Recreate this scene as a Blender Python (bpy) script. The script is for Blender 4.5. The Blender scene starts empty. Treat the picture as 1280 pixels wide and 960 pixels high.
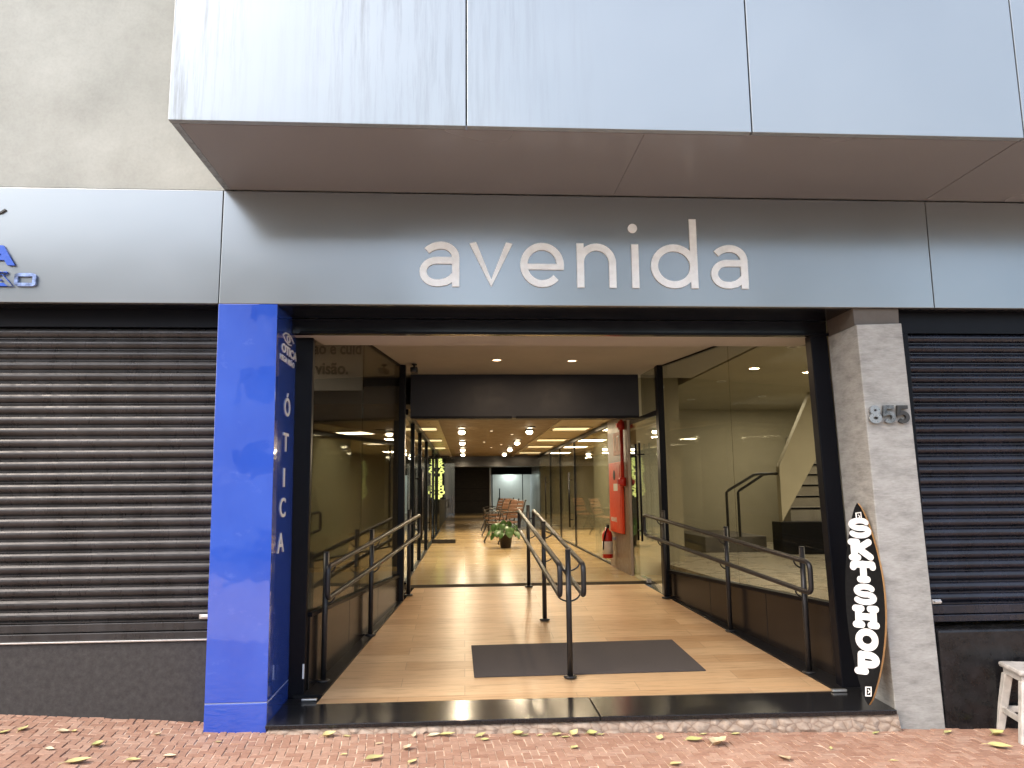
import bpy, bmesh, math, random
from mathutils import Vector, Matrix
R = math.radians
rnd = random.Random(7)
sc = bpy.context.scene
COL = sc.collection
ORG = {}                                   # world origin of every Empty / part


# ------------------------------------------------------------------ materials
def newmat(name):
    m = bpy.data.materials.new(name); m.use_nodes = True
    nt = m.node_tree
    b = nt.nodes['Principled BSDF']
    return m, nt, b, nt.nodes, nt.links


def ramp(nt, fac, stops):
    r = nt.nodes.new('ShaderNodeValToRGB')
    e = r.color_ramp.elements
    while len(e) < len(stops): e.new(.5)
    for k, (p, c) in enumerate(stops):
        e[k].position = p; e[k].color = (*c, 1) if len(c) == 3 else c
    nt.links.new(fac, r.inputs['Fac'])
    return r.outputs['Color']


def coords(nt, scale=(1, 1, 1), rot=(0, 0, 0), loc=(0, 0, 0)):
    t = nt.nodes.new('ShaderNodeNewGeometry'); mp = nt.nodes.new('ShaderNodeMapping')
    mp.inputs['Scale'].default_value = scale; mp.inputs['Rotation'].default_value = rot
    mp.inputs['Location'].default_value = loc
    nt.links.new(t.outputs['Position'], mp.inputs['Vector'])
    return mp.outputs['Vector']


def noise(nt, vec, scale, detail=4, rough=.6):
    n = nt.nodes.new('ShaderNodeTexNoise')
    n.inputs['Scale'].default_value = scale; n.inputs['Detail'].default_value = detail
    n.inputs['Roughness'].default_value = rough
    nt.links.new(vec, n.inputs['Vector'])
    return n.outputs['Fac']


def mixc(nt, fac, a, b, mode='MIX'):
    n = nt.nodes.new('ShaderNodeMix'); n.data_type = 'RGBA'; n.blend_type = mode
    if isinstance(fac, float): n.inputs[0].default_value = fac
    else: nt.links.new(fac, n.inputs[0])
    for s, v in ((6, a), (7, b)):
        if isinstance(v, tuple): n.inputs[s].default_value = (*v, 1)
        else: nt.links.new(v, n.inputs[s])
    return n.outputs[2]


def bump(nt, b, h, strength=.3, dist=.01):
    n = nt.nodes.new('ShaderNodeBump'); n.inputs['Strength'].default_value = strength
    n.inputs['Distance'].default_value = dist
    nt.links.new(h, n.inputs['Height']); nt.links.new(n.outputs['Normal'], b.inputs['Normal'])


def plain(name, col, rough=.5, metal=0., var=.12, vs=6, bmp=0., bs=60, coat=0., rvar=.08, stretch=(1, 1, 1), spec=.5):
    m, nt, b, N, L = newmat(name)
    v = coords(nt, stretch)
    f = noise(nt, v, vs, 6)
    lo = tuple(c * (1 - var) for c in col); hi = tuple(min(1, c * (1 + var)) for c in col)
    L.new(ramp(nt, f, [(.3, lo), (.7, hi)]), b.inputs['Base Color'])
    f2 = noise(nt, v, vs * 3.1, 4)
    a, c = max(.02, rough - rvar), min(1, rough + rvar)
    L.new(ramp(nt, f2, [(.3, (a,) * 3), (.7, (c,) * 3)]), b.inputs['Roughness'])
    b.inputs['Metallic'].default_value = metal
    b.inputs['Specular IOR Level'].default_value = spec
    if coat: b.inputs['Coat Weight'].default_value = coat; b.inputs['Coat Roughness'].default_value = .04
    if bmp: bump(nt, b, noise(nt, v, bs, 5), bmp, .004)
    return m


def emit(name, col, s):
    m, nt, b, N, L = newmat(name)
    b.inputs['Base Color'].default_value = (*[min(.8, c) for c in col], 1)
    b.inputs['Emission Color'].default_value = (*col, 1); b.inputs['Emission Strength'].default_value = s
    return m


def glass(name, tint, rough=.0, gain=1.):
    m = bpy.data.materials.new(name); m.use_nodes = True
    nt = m.node_tree; N, L = nt.nodes, nt.links
    N.clear()
    o = N.new('ShaderNodeOutputMaterial'); mx = N.new('ShaderNodeMixShader')
    t = N.new('ShaderNodeBsdfTransparent'); g = N.new('ShaderNodeBsdfGlossy')
    t.inputs['Color'].default_value = (*tint, 1); g.inputs['Roughness'].default_value = rough
    g.inputs['Color'].default_value = (.95, .97, .95, 1)
    lw = N.new('ShaderNodeLayerWeight'); lw.inputs['Blend'].default_value = .5
    p = N.new('ShaderNodeMath'); p.operation = 'POWER'; p.inputs[1].default_value = 5
    a = N.new('ShaderNodeMath'); a.operation = 'MULTIPLY_ADD'; a.inputs[1].default_value = .95 * gain; a.inputs[2].default_value = .045 * gain
    L.new(lw.outputs['Facing'], p.inputs[0]); L.new(p.outputs[0], a.inputs[0])
    L.new(a.outputs[0], mx.inputs[0]); L.new(t.outputs[0], mx.inputs[1]); L.new(g.outputs[0], mx.inputs[2])
    L.new(mx.outputs[0], o.inputs['Surface'])
    return m


def planks(name, c1, c2, joint, rough, w=.19, l=1.25):
    m, nt, b, N, L = newmat(name)
    v = coords(nt)
    br = N.new('ShaderNodeTexBrick')
    br.inputs['Scale'].default_value = 1; br.inputs['Brick Width'].default_value = l; br.inputs['Row Height'].default_value = w
    br.inputs['Mortar Size'].default_value = .0022; br.inputs['Mortar Smooth'].default_value = .3
    br.offset = .37; br.offset_frequency = 2
    br.inputs['Color1'].default_value = (0, 0, 0, 1); br.inputs['Color2'].default_value = (1, 1, 1, 1); br.inputs['Mortar'].default_value = (.5, .5, .5, 1)
    L.new(v, br.inputs['Vector'])
    g1 = noise(nt, coords(nt, (1.2, 14, 1)), 3.2, 8, .65)
    g2 = noise(nt, coords(nt, (.8, 40, 1)), 3.0, 5, .6)
    base = ramp(nt, br.outputs['Color'], [(0, c1), (1, c2)])
    grain = ramp(nt, g1, [(.28, (.60, .54, .48)), (.5, (1, 1, 1)), (.72, (1.0, .93, .84))])
    c = mixc(nt, .85, base, grain, 'MULTIPLY')
    fine = ramp(nt, g2, [(.3, (.8, .77, .73)), (.6, (1, 1, 1))])
    c = mixc(nt, .6, c, fine, 'MULTIPLY')
    c = mixc(nt, br.outputs['Fac'], c, joint)
    L.new(c, b.inputs['Base Color'])
    L.new(ramp(nt, g1, [(.3, (rough + .1,) * 3), (.7, (rough - .03,) * 3)]), b.inputs['Roughness'])
    bump(nt, b, br.outputs['Fac'], -.25, .004)
    return m


def plaster_mat():
    m, nt, b, N, L = newmat('plaster')
    v = coords(nt)
    a = noise(nt, coords(nt, (1, 1, 1.5)), 1.3, 9, .62); f = noise(nt, v, 55, 4)
    w = noise(nt, coords(nt, (1.2, 1.2, .9)), 2.6, 9, .7)
    c = ramp(nt, a, [(.25, (.30, .318, .292)), (.5, (.372, .39, .36)), (.75, (.435, .455, .42))])
    c = mixc(nt, .5, c, ramp(nt, w, [(.32, (.76, .755, .74)), (.58, (1, 1, 1))]), 'MULTIPLY')
    c = mixc(nt, .35, c, ramp(nt, f, [(.3, (.8, .8, .8)), (.6, (1, 1, 1))]), 'MULTIPLY')
    L.new(c, b.inputs['Base Color']); b.inputs['Roughness'].default_value = .85
    bump(nt, b, f, .25, .004)
    return m


def concrete_mat():
    m, nt, b, N, L = newmat('troweled_concrete')
    v = coords(nt, (2.2, 2.2, 6.5))
    a = noise(nt, v, 2.6, 9, .65); f = noise(nt, coords(nt, (1, 1, 5)), 22, 5)
    c = ramp(nt, a, [(.25, (.20, .20, .187)), (.48, (.325, .325, .305)), (.75, (.42, .42, .40))])
    c = mixc(nt, .5, c, ramp(nt, f, [(.3, (.66, .65, .62)), (.6, (1, 1, 1))]), 'MULTIPLY')
    L.new(c, b.inputs['Base Color']); b.inputs['Roughness'].default_value = .7
    bump(nt, b, a, .35, .006)
    return m


def silver_mat(name, col, rough, stain, metal=.5):
    m, nt, b, N, L = newmat(name)
    s1 = noise(nt, coords(nt, (21, 21, 1.1)), 1.0, 9, .74)
    s2 = noise(nt, coords(nt, (1.1, 1.1, .25)), 1.0, 3, .5)
    big = noise(nt, coords(nt, (1, 1, 1)), .8, 2)
    c = ramp(nt, big, [(.1, tuple(x * .9 for x in col)), (.9, tuple(min(1, x * 1.08) for x in col))])
    if stain:
        geo = N.new('ShaderNodeNewGeometry'); sep = N.new('ShaderNodeSeparateXYZ'); L.new(geo.outputs['Position'], sep.inputs[0])
        mr = N.new('ShaderNodeMapRange'); mr.inputs[1].default_value = -1.7; mr.inputs[2].default_value = .9; mr.inputs[3].default_value = 1; mr.inputs[4].default_value = 0
        L.new(sep.outputs[0], mr.inputs[0])
        st = ramp(nt, s1, [(.47, (0, 0, 0)), (.66, (1, 1, 1))])
        mm = N.new('ShaderNodeMath'); mm.operation = 'MULTIPLY'; L.new(st, mm.inputs[0]); L.new(mr.outputs[0], mm.inputs[1])
        m2 = N.new('ShaderNodeMath'); m2.operation = 'MULTIPLY'; L.new(mm.outputs[0], m2.inputs[0])
        L.new(ramp(nt, s2, [(.36, (.12,) * 3), (.60, (1,) * 3)]), m2.inputs[1])
        c = mixc(nt, m2.outputs[0], c, (.13, .13, .12))
    L.new(c, b.inputs['Base Color'])
    b.inputs['Metallic'].default_value = metal
    b.inputs['Specular IOR Level'].default_value = .5
    L.new(ramp(nt, big, [(.1, (rough - .06,) * 3), (.9, (rough + .07,) * 3)]), b.inputs['Roughness'])
    bump(nt, b, noise(nt, coords(nt), 1.4, 2), .15 if stain else .05, .03)
    return m


def paver_mat():
    m, nt, b, N, L = newmat('red_clay_paver')
    at = N.new('ShaderNodeAttribute'); at.attribute_name = 'tone'
    f = noise(nt, coords(nt), 48, 6, .7); g = noise(nt, coords(nt), 1.4, 5); h = noise(nt, coords(nt), 9, 6, .7)
    c = ramp(nt, at.outputs['Fac'], [(0, (.35, .195, .13)), (.5, (.405, .24, .165)), (1, (.47, .305, .22))])
    c = mixc(nt, .6, c, ramp(nt, f, [(.3, (.62, .58, .55)), (.65, (1, 1, 1))]), 'MULTIPLY')
    c = mixc(nt, .55, c, ramp(nt, g, [(.3, (.72, .70, .70)), (.7, (1, 1, 1))]), 'MULTIPLY')
    c = mixc(nt, ramp(nt, h, [(.60, (0, 0, 0)), (.74, (.55,) * 3)]), c, (.40, .31, .24))
    L.new(c, b.inputs['Base Color']); b.inputs['Roughness'].default_value = .82
    bump(nt, b, f, .4, .004)
    return m


def stone_base_mat():
    m, nt, b, N, L = newmat('rubble_mortar')
    vo = N.new('ShaderNodeTexVoronoi'); vo.inputs['Scale'].default_value = 13; vo.feature = 'DISTANCE_TO_EDGE'
    L.new(coords(nt, (1, 1, 1.6)), vo.inputs['Vector'])
    f = noise(nt, coords(nt), 30, 6)
    c = ramp(nt, vo.outputs['Distance'], [(.0, (.24, .17, .125)), (.07, (.34, .265, .205)), (.35, (.42, .34, .27))])
    c = mixc(nt, .6, c, ramp(nt, f, [(.3, (.5, .45, .4)), (.65, (1, 1, 1))]), 'MULTIPLY')
    L.new(c, b.inputs['Base Color']); b.inputs['Roughness'].default_value = .9
    bump(nt, b, vo.outputs['Distance'], .8, .02)
    return m


def leaf_mat(name, cols, rough=.5):
    m, nt, b, N, L = newmat(name)
    oi = N.new('ShaderNodeObjectInfo'); f = noise(nt, coords(nt), 35, 4)
    ad = N.new('ShaderNodeMath'); ad.operation = 'MULTIPLY_ADD'; ad.inputs[1].default_value = .7
    L.new(oi.outputs['Random'], ad.inputs[0])
    mu = N.new('ShaderNodeMath'); mu.operation = 'MULTIPLY'; mu.inputs[1].default_value = .45; L.new(f, mu.inputs[0]); L.new(mu.outputs[0], ad.inputs[2])
    L.new(ramp(nt, ad.outputs[0], [(i / (len(cols) - 1) * .8 + .1, c) for i, c in enumerate(cols)]), b.inputs['Base Color'])
    b.inputs['Roughness'].default_value = rough
    return m


M = {}
M['plaster'] = plaster_mat()
M['concrete'] = concrete_mat()
M['canopy'] = silver_mat('canopy_panel_silver', (.325, .36, .375), .30, True, .6)
M['fascia'] = silver_mat('fascia_panel_silver', (.29, .318, .33), .22, False, .64)
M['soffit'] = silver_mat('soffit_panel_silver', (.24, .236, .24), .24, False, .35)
def blue_mat():
    m, nt, b, N, L = newmat('blue_glossy_cladding')
    f = noise(nt, coords(nt, (1, 1, 1.6)), 5.5, 8, .7); g = noise(nt, coords(nt, (1, 1, 2.5)), 16, 7, .7); h = noise(nt, coords(nt, (1, 1, .6)), 1.8, 4)
    c = ramp(nt, h, [(.3, (.020, .066, .42)), (.7, (.034, .10, .52))])
    c = mixc(nt, ramp(nt, f, [(.60, (0, 0, 0)), (.72, (.30,) * 3)]), c, (.14, .22, .62))
    c = mixc(nt, ramp(nt, g, [(.68, (0, 0, 0)), (.76, (.35,) * 3)]), c, (.22, .28, .55))
    L.new(c, b.inputs['Base Color'])
    L.new(ramp(nt, f, [(.4, (.06,) * 3), (.7, (.22,) * 3)]), b.inputs['Roughness'])
    b.inputs['Coat Weight'].default_value = 1; b.inputs['Coat Roughness'].default_value = .03; b.inputs['Coat IOR'].default_value = 1.58
    bump(nt, b, noise(nt, coords(nt, (1, 1, .7)), 4.5, 2), .12, .02)
    n2 = [n for n in N if n.type == 'BUMP'][0]; L.new(n2.outputs['Normal'], b.inputs['Coat Normal'])
    return m


M['blue'] = blue_mat()
M['blueline'] = plain('blue_cladding_joint', (.35, .42, .62), .5)
M['black'] = plain('black_painted_metal', (.004, .0045, .007), .36, 0, .1, 3, 0, 60, 0, .03, (1, 1, 1), .14)
M['lintel'] = plain('dark_glossy_lintel', (.006, .006, .008), .16, 0, .1, 3, 0, 60, 0, .03, (1, 1, 1), .4)
M['shutter_warm'] = plain('charcoal_shutter_paint', (.034, .033, .033), .33, .15, .45, 5, 0, 60, 0, .14, (1, 1, .35))
M['shutter_cool'] = plain('blue_black_shutter_paint', (.009, .0105, .018), .30, .1, .4, 5, 0, 60, 0, .12, (1, 1, .35))
M['steel'] = plain('bare_steel', (.62, .62, .60), .35, .9, .1, 20)
M['bulk_rough'] = plain('rough_charcoal_granite', (.036, .034, .033), .72, 0, .35, 26, .5, 130)
M['granite'] = plain('polished_black_granite', (.013, .013, .014), .17, 0, .5, 90, .03, 140, 0, .06)
M['granite_dull'] = plain('dusty_black_granite', (.011, .011, .012), .24, 0, .6, 9, .05, 140, 0, .12, (1, 1, 1), .3)
M['winepanel'] = plain('dark_brown_polished_panel', (.013, .0105, .0095), .22, 0, .2, 5, 0, 60, 0, .015)
M['joint'] = plain('grey_joint', (.10, .10, .10), .6)
M['granite_kerb'] = plain('black_granite_kerb', (.010, .010, .011), .38, 0, .4, 30, 0, 60, 0, .06, (1, 1, 1), .2)
M['rubble'] = stone_base_mat()
M['paver'] = paver_mat()
M['mortar'] = plain('sandy_mortar', (.60, .46, .35), .95, 0, .35, 14, .5, 90)
M['ramp'] = planks('oak_plank_tile', (.49, .305, .155), (.65, .45, .255), (.31, .20, .11), .33)
M['hallfloor'] = planks('pale_glossy_plank_tile', (.50, .36, .18), (.60, .45, .24), (.36, .26, .14), .17, .2, 1.2)
M['mat'] = plain('grey_brown_doormat', (.060, .050, .047), .95, 0, .3, 160, .6, 260)
M['rail'] = plain('graphite_painted_tube', (.019, .0185, .020), .36, .2, .2, 12)
M['ceil'] = plain('beige_painted_ceiling', (.40, .385, .35), .85, 0, .05, 2)
M['ceilbrown'] = plain('brown_corridor_ceiling', (.13, .09, .052), .6, 0, .08, 2)
M['ceiloff'] = plain('offwhite_corridor_ceiling', (.36, .29, .18), .35, 0, .06, 2)
M['header'] = plain('slate_grey_header', (.018, .022, .033), .5, 0, .1, 3, .04, 80, 0, .05, (1, 1, 1), .25)
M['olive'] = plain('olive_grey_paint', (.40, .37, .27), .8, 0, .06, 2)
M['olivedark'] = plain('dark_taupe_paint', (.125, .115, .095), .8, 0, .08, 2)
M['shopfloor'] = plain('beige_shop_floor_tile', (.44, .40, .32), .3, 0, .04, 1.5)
M['parapet'] = plain('cream_stair_parapet', (.52, .48, .36), .7, 0, .05, 3)
M['darkwood'] = plain('dark_brown_timber', (.035, .022, .014), .45, 0, .5, 7, .2, 60, 0, .1, (1, 1, 9))
M['wood'] = plain('varnished_wood_slat', (.17, .08, .04), .45, 0, .4, 9, .1, 60, 0, .1, (8, 1, 8))
M['iron'] = plain('cast_iron', (.03, .025, .02), .42, .5, .3, 20)
M['red'] = plain('signal_red_paint', (.52, .022, .014), .32, 0, .1, 6)
M['orange'] = plain('orange_red_enamel', (.74, .065, .014), .4, 0, .08, 5)
M['white'] = plain('white_paint', (.78, .78, .75), .45, 0, .05, 6)
M['letterwhite'] = plain('chalky_white_letter', (.84, .89, .90), .6, 0, .09, 20, .2, 45)
M['dirtywhite'] = plain('grubby_white_plastic', (.45, .43, .395), .55, 0, .28, 14, .15, 60)
M['chrome'] = plain('brushed_chrome', (.55, .57, .58), .16, 1., .15, 20)
M['numlight'] = plain('grey_metal_numeral', (.30, .32, .33), .3, .6, .1, 20)
M['nummid'] = plain('mottled_grey_metal_numeral', (.16, .17, .175), .3, .6, .6, 22)  # mid grey digit, tone mottled at random
M['darkletter'] = plain('charcoal_letter', (.030, .031, .030), .5)
M['bluechrome'] = plain('scuffed_blue_acrylic_letter', (.22, .30, .55), .22, .3, .9, 18)
M['bluel'] = plain('blue_acrylic_letter', (.03, .10, .50), .25, 0, .1, 8)
M['grip'] = plain('black_grip', (.006, .006, .006), .7, 0, .3, 40, .3, 300, 0, .05, (1, 1, 1), .12)
M['ply'] = plain('maple_ply_edge', (.52, .27, .085), .4, 0, .2, 30)
M['leaf'] = leaf_mat('fallen_leaf', [(.60, .52, .25), (.56, .50, .22), (.42, .44, .16), (.48, .36, .22), (.66, .60, .40)], .45)
M['plant'] = leaf_mat('dark_green_leaf', [(.03, .085, .018), (.06, .14, .03), (.10, .20, .05)], .35)
M['tree'] = leaf_mat('street_tree_leaf', [(.035, .08, .018), (.06, .115, .028), (.09, .14, .04)], .5)
M['bark'] = plain('bark', (.09, .065, .045), .9, 0, .4, 12, .8, 30)
M['pot'] = plain('dark_brown_pot', (.030, .022, .018), .5, 0, .2, 10)
M['soil'] = plain('potting_soil', (.03, .02, .014), .95, 0, .4, 60, .5, 90)
M['asphalt'] = plain('asphalt', (.05, .05, .052), .85, 0, .25, 20, .4, 200)
M['kerb'] = plain('grey_kerb_concrete', (.34, .33, .31), .85, 0, .2, 9, .3, 60)
M['dirt'] = plain('compacted_earth', (.22, .16, .11), .95, 0, .3, 1)
M['facade2'] = plain('cream_render', (.66, .62, .54), .8, 0, .1, 1)
M['glassdark'] = glass('smoked_shop_glass', (.72, .70, .65), 0, .8)
M['glassclear'] = glass('clear_glass', (.93, .95, .92))
M['winglass'] = plain('window_glass_dark', (.03, .04, .05), .05)
M['lamp'] = emit('warm_lamp', (1, .82, .55), 7)
M['downlit'] = emit('downlight_lens', (1, .62, .34), 3)
M['downoff'] = plain('unlit_downlight_lens', (.10, .09, .07), .3)
M['glow_patch'] = emit('painted_ceiling_glow', (1, .84, .48), .30)  # emission stands in for lamp reflections on the glossy side ceilings
M['neon'] = emit('pale_yellow_neon', (.82, .95, .30), .36)
M['wall_glow'] = emit('glowing_end_room_wall', (.80, .88, .86), .06)  # wall emits faintly, standing in for light falling on it
M['tinyled'] = emit('small_white_led', (1, .85, .6), .4)
M['black_plastic'] = plain('black_plastic', (.015, .015, .016), .35)
M['greyboard'] = plain('grey_wall_board', (.33, .315, .29), .7, 0, .05, 3)
M['frosted'] = plain('brushed_metal_wall', (.55, .60, .60), .35, .3, .3, 3, 0, 60, 0, .08, (1, 1, .3))


# ------------------------------------------------------------------ mesh tools
class MB:
    def __init__(s): s.v = []; s.f = []; s.sm = []

    def add(s, vs, fs, smooth=False):
        o = len(s.v); s.v += [tuple(p) for p in vs]
        s.f += [tuple(i + o for i in f) for f in fs]; s.sm += [smooth] * len(fs)
        return s

    def box(s, x0, x1, y0, y1, z0, z1):
        vs = [(x, y, z) for z in (z0, z1) for y in (y0, y1) for x in (x0, x1)]
        return s.add(vs, [(0, 2, 3, 1), (4, 5, 7, 6), (0, 1, 5, 4), (2, 6, 7, 3), (0, 4, 6, 2), (1, 3, 7, 5)])

    def hexa(s, b, t):                      # four bottom points, four top points (counter-clockwise from above)
        return s.add(list(b) + list(t), [(3, 2, 1, 0), (4, 5, 6, 7)] + [(i, (i + 1) % 4, 4 + (i + 1) % 4, 4 + i) for i in range(4)])

    def wall(s, a, b, th, z0a, z1a, z0b=None, z1b=None):   # upright slab from plan point a to b, thickness th to the left of a>b
        if z0b is None: z0b = z0a
        if z1b is None: z1b = z1a
        a = Vector(a); b = Vector(b); d = (b - a).normalized(); n = Vector((-d.y, d.x)) * th
        p = [(a, z0a, z1a), (b, z0b, z1b), (b + n, z0b, z1b), (a + n, z0a, z1a)]
        return s.hexa([(q.x, q.y, l) for q, l, h in p], [(q.x, q.y, h) for q, l, h in p])

    def tube(s, path, r, n=10, closed=False):
        P = [Vector(p) for p in path]; k = len(P); rs = r if isinstance(r, (list, tuple)) else [r] * k
        vs = []; up = None
        for i in range(k):
            if closed: t = P[(i + 1) % k] - P[i - 1]
            else: t = P[min(i + 1, k - 1)] - P[max(i - 1, 0)]
            t = t.normalized() if t.length > 1e-9 else Vector((0, 0, 1))
            if up is None:
                up = Vector((0, 0, 1)) if abs(t.z) < .9 else Vector((1, 0, 0))
            up = (up - t * up.dot(t)).normalized(); w = t.cross(up)
            vs += [P[i] + (up * math.cos(2 * math.pi * j / n) + w * math.sin(2 * math.pi * j / n)) * rs[i] for j in range(n)]
        fs = []
        for i in range(k if closed else k - 1):
            a, b = i * n, ((i + 1) % k) * n
            fs += [(a + j, a + (j + 1) % n, b + (j + 1) % n, b + j) for j in range(n)]
        s.add(vs, fs, True)
        if not closed:
            o = len(s.v) - len(vs)
            s.f += [tuple(o + j for j in reversed(range(n))), tuple(o + (k - 1) * n + j for j in range(n))]; s.sm += [False, False]
        return s

    def lathe(s, prof, c, n=24, ax='z'):
        vs = []
        for r, h in prof:
            for j in range(n):
                a = 2 * math.pi * j / n; u, w = r * math.cos(a), r * math.sin(a)
                vs.append((c[0] + u, c[1] + w, c[2] + h) if ax == 'z' else (c[0] + u, c[1] + h, c[2] + w) if ax == 'y' else (c[0] + h, c[1] + u, c[2] + w))
        fs = [(i * n + j, i * n + (j + 1) % n, (i + 1) * n + (j + 1) % n, (i + 1) * n + j) for i in range(len(prof) - 1) for j in range(n)]
        s.add(vs, fs, True); o = len(s.v) - len(vs)
        s.f += [tuple(o + j for j in reversed(range(n))), tuple(o + (len(prof) - 1) * n + j for j in range(n))]; s.sm += [False, False]
        return s

    def stroke(s, pts, w, fr, d0, d1, closed=False):
        """flat ribbon of width w along 2-D path, extruded d0..d1; fr maps (u, v, d) to 3-D"""
        P = [Vector(p) for p in pts]; k = len(P); Lp = []; Rp = []
        for i in range(k):
            if closed: a, b = P[i] - P[i - 1], P[(i + 1) % k] - P[i]
            else: a = P[i] - P[max(i - 1, 0)] if i else P[1] - P[0]; b = P[min(i + 1, k - 1)] - P[i] if i < k - 1 else a
            a = a.normalized(); b = b.normalized(); n1 = Vector((-a.y, a.x)); n2 = Vector((-b.y, b.x))
            n = (n1 + n2); n = n.normalized() if n.length > 1e-6 else n1
            c = max(.5, n.dot(n1)); Lp.append(P[i] + n * w / 2 / c); Rp.append(P[i] - n * w / 2 / c)
        vs = [fr(p.x, p.y, d) for d in (d0, d1) for p in Lp + Rp]
        fs = []; m = 2 * k
        for i in range(k if closed else k - 1):
            j = (i + 1) % k
            fs += [(i, k + i, k + j, j), (m + i, m + j, m + k + j, m + k + i), (i, j, m + j, m + i), (k + i, m + k + i, m + k + j, k + j)]
        if not closed: fs += [(0, m, m + k, k), (k - 1, 2 * k - 1, m + 2 * k - 1, m + k - 1)]
        return s.add(vs, fs)

    def disc(s, c, r, fr, d0, d1, n=20):
        vs = [fr(c[0] + r * math.cos(2 * math.pi * j / n), c[1] + r * math.sin(2 * math.pi * j / n), d) for d in (d0, d1) for j in range(n)]
        return s.add(vs, [tuple(range(n)), tuple(reversed(range(n, 2 * n)))] + [(j, n + j, n + (j + 1) % n, (j + 1) % n) for j in range(n)])

    def build(s, name, mat, parent=None, bevel=0., local=False, fix=True):
        o0 = ORG.get(parent.name, Vector()) if parent and not local else Vector()
        me = bpy.data.meshes.new(name)
        me.from_pydata([tuple(Vector(v) - o0) for v in s.v], [], s.f)
        me.polygons.foreach_set('use_smooth', s.sm)
        bm = bmesh.new(); bm.from_mesh(me)
        if fix: bmesh.ops.recalc_face_normals(bm, faces=bm.faces)
        if bevel:
            es = [e for e in bm.edges if len(e.link_faces) == 2 and e.calc_face_angle(0) > .6]
            bmesh.ops.bevel(bm, geom=es, offset=bevel, segments=2, profile=.5, affect='EDGES', clamp_overlap=True)
        bm.to_mesh(me); bm.free()
        me.materials.append(mat)
        o = bpy.data.objects.new(name, me); COL.objects.link(o)
        if parent: o.parent = parent; ORG[o.name] = ORG.get(parent.name, Vector())
        return o


def tag(o, label=None, cat=None, group=None, kind=None):
    if label: o['label'] = label
    if cat: o['category'] = cat
    if group: o['group'] = group
    if kind: o['kind'] = kind
    return o


def thing(name, loc, label, cat, group=None):
    o = bpy.data.objects.new(name, None); COL.objects.link(o); o.location = loc; o.empty_display_size = .2
    ORG[o.name] = Vector(loc)
    return tag(o, label, cat, group)


def struct(o): return tag(o, kind='structure')


def copy_tree(o, parent=None):
    c = o.copy(); COL.objects.link(c)
    if parent: c.parent = parent
    for ch in [k for k in bpy.data.objects if k.parent == o]: copy_tree(ch, c)
    return c


def textmesh(name, txt, size, mat, parent, fr, depth, bold=0., spacing=1.):
    cu = bpy.data.curves.new('tmp', 'FONT'); cu.body = txt; cu.size = size; cu.extrude = depth / 2; cu.offset = bold
    cu.space_character = spacing; cu.resolution_u = 6
    ob = bpy.data.objects.new('tmp', cu); COL.objects.link(ob)
    bpy.context.view_layer.update()
    dg = bpy.context.evaluated_depsgraph_get()
    me = bpy.data.meshes.new_from_object(ob.evaluated_get(dg)); bpy.data.objects.remove(ob); bpy.data.curves.remove(cu)
    o0 = ORG.get(parent.name, Vector()) if parent else Vector()
    xs = [v.co.x for v in me.vertices]; ys = [v.co.y for v in me.vertices]
    bx = (min(xs), max(xs), min(ys), max(ys))
    for v in me.vertices: v.co = Vector(fr(v.co.x - bx[0], v.co.y, v.co.z + depth / 2)) - o0
    me.name = name; me.materials.clear(); me.materials.append(mat)
    o = bpy.data.objects.new(name, me); COL.objects.link(o)
    if parent: o.parent = parent; ORG[o.name] = o0
    return o, bx


def arc(cx, cy, rx, ry, a0, a1, n=18):
    return [(cx + rx * math.cos(R(a0 + (a1 - a0) * i / n)), cy + ry * math.sin(R(a0 + (a1 - a0) * i / n))) for i in range(n + 1)]


def lerp(a, b, t): return a + (b - a) * t


# ------------------------------------------------------------------ ground
def gz(x):                                   # the pavement falls gently from left to right
    if x < -1.55: return -1.475 + .066 * (min(-1.55 - x, 2.5)) + .02 * max(0, -4.05 - x)
    return -1.475 - .0235 * (min(x, 7) + 1.55)


def zr(y):                                   # walking level inside: sill, ramp, corridor
    return -1.43 if y < 5.42 else -1.43 + (y - 5.42) * .0874 if y < 9 else -1.117


g = MB()
g.add([(-300, -300, -1.95), (300, -300, -1.95), (300, 300, -1.95), (-300, 300, -1.95)], [(0, 1, 2, 3)])
struct(g.build('ground', M['dirt']))
XS = [-14, -9, -6, -4.05, -3, -2.2, -1.55, -.5, 1, 3, 5, 7, 11, 15]
rd = MB()
for i in range(len(XS) - 1):
    a, b = XS[i], XS[i + 1]
    rd.add([(a, -11, gz(a) - .16), (b, -11, gz(b) - .16), (b, -2.15, gz(b) - .16), (a, -2.15, gz(a) - .16)], [(0, 1, 2, 3)])
struct(rd.build('road', M['asphalt']))
kb = MB()
for i in range(len(XS) - 1):
    a, b = XS[i], XS[i + 1]
    for (y0, y1) in ((-2.15, -2.0), (-11.15, -11.0)):
        kb.hexa([(a, y0, -1.96), (b, y0, -1.96), (b, y1, -1.96), (a, y1, -1.96)], [(a, y0, gz(a) - .01), (b, y0, gz(b) - .01), (b, y1, gz(b) - .01), (a, y1, gz(a) - .01)])
    kb.add([(a, -19, gz(a) - .012), (b, -19, gz(b) - .012), (b, -11.15, gz(b) - .012), (a, -11.15, gz(a) - .012)], [(0, 1, 2, 3)])
struct(kb.build('kerb', M['kerb']))
mo = MB()
for i in range(len(XS) - 1):
    a, b = XS[i], XS[i + 1]
    mo.add([(a, -2, gz(a) - .0022), (b, -2, gz(b) - .0022), (b, 5.6, gz(b) - .0022), (a, 5.6, gz(a) - .0022)], [(0, 1, 2, 3)])
struct(mo.build('pavement_bed', M['mortar']))
# herringbone pavers, each brick a little tilted and toned
pv = MB(); tone = []
bw, bl, gp = .050, .100, .0030
ang = R(4)


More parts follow.
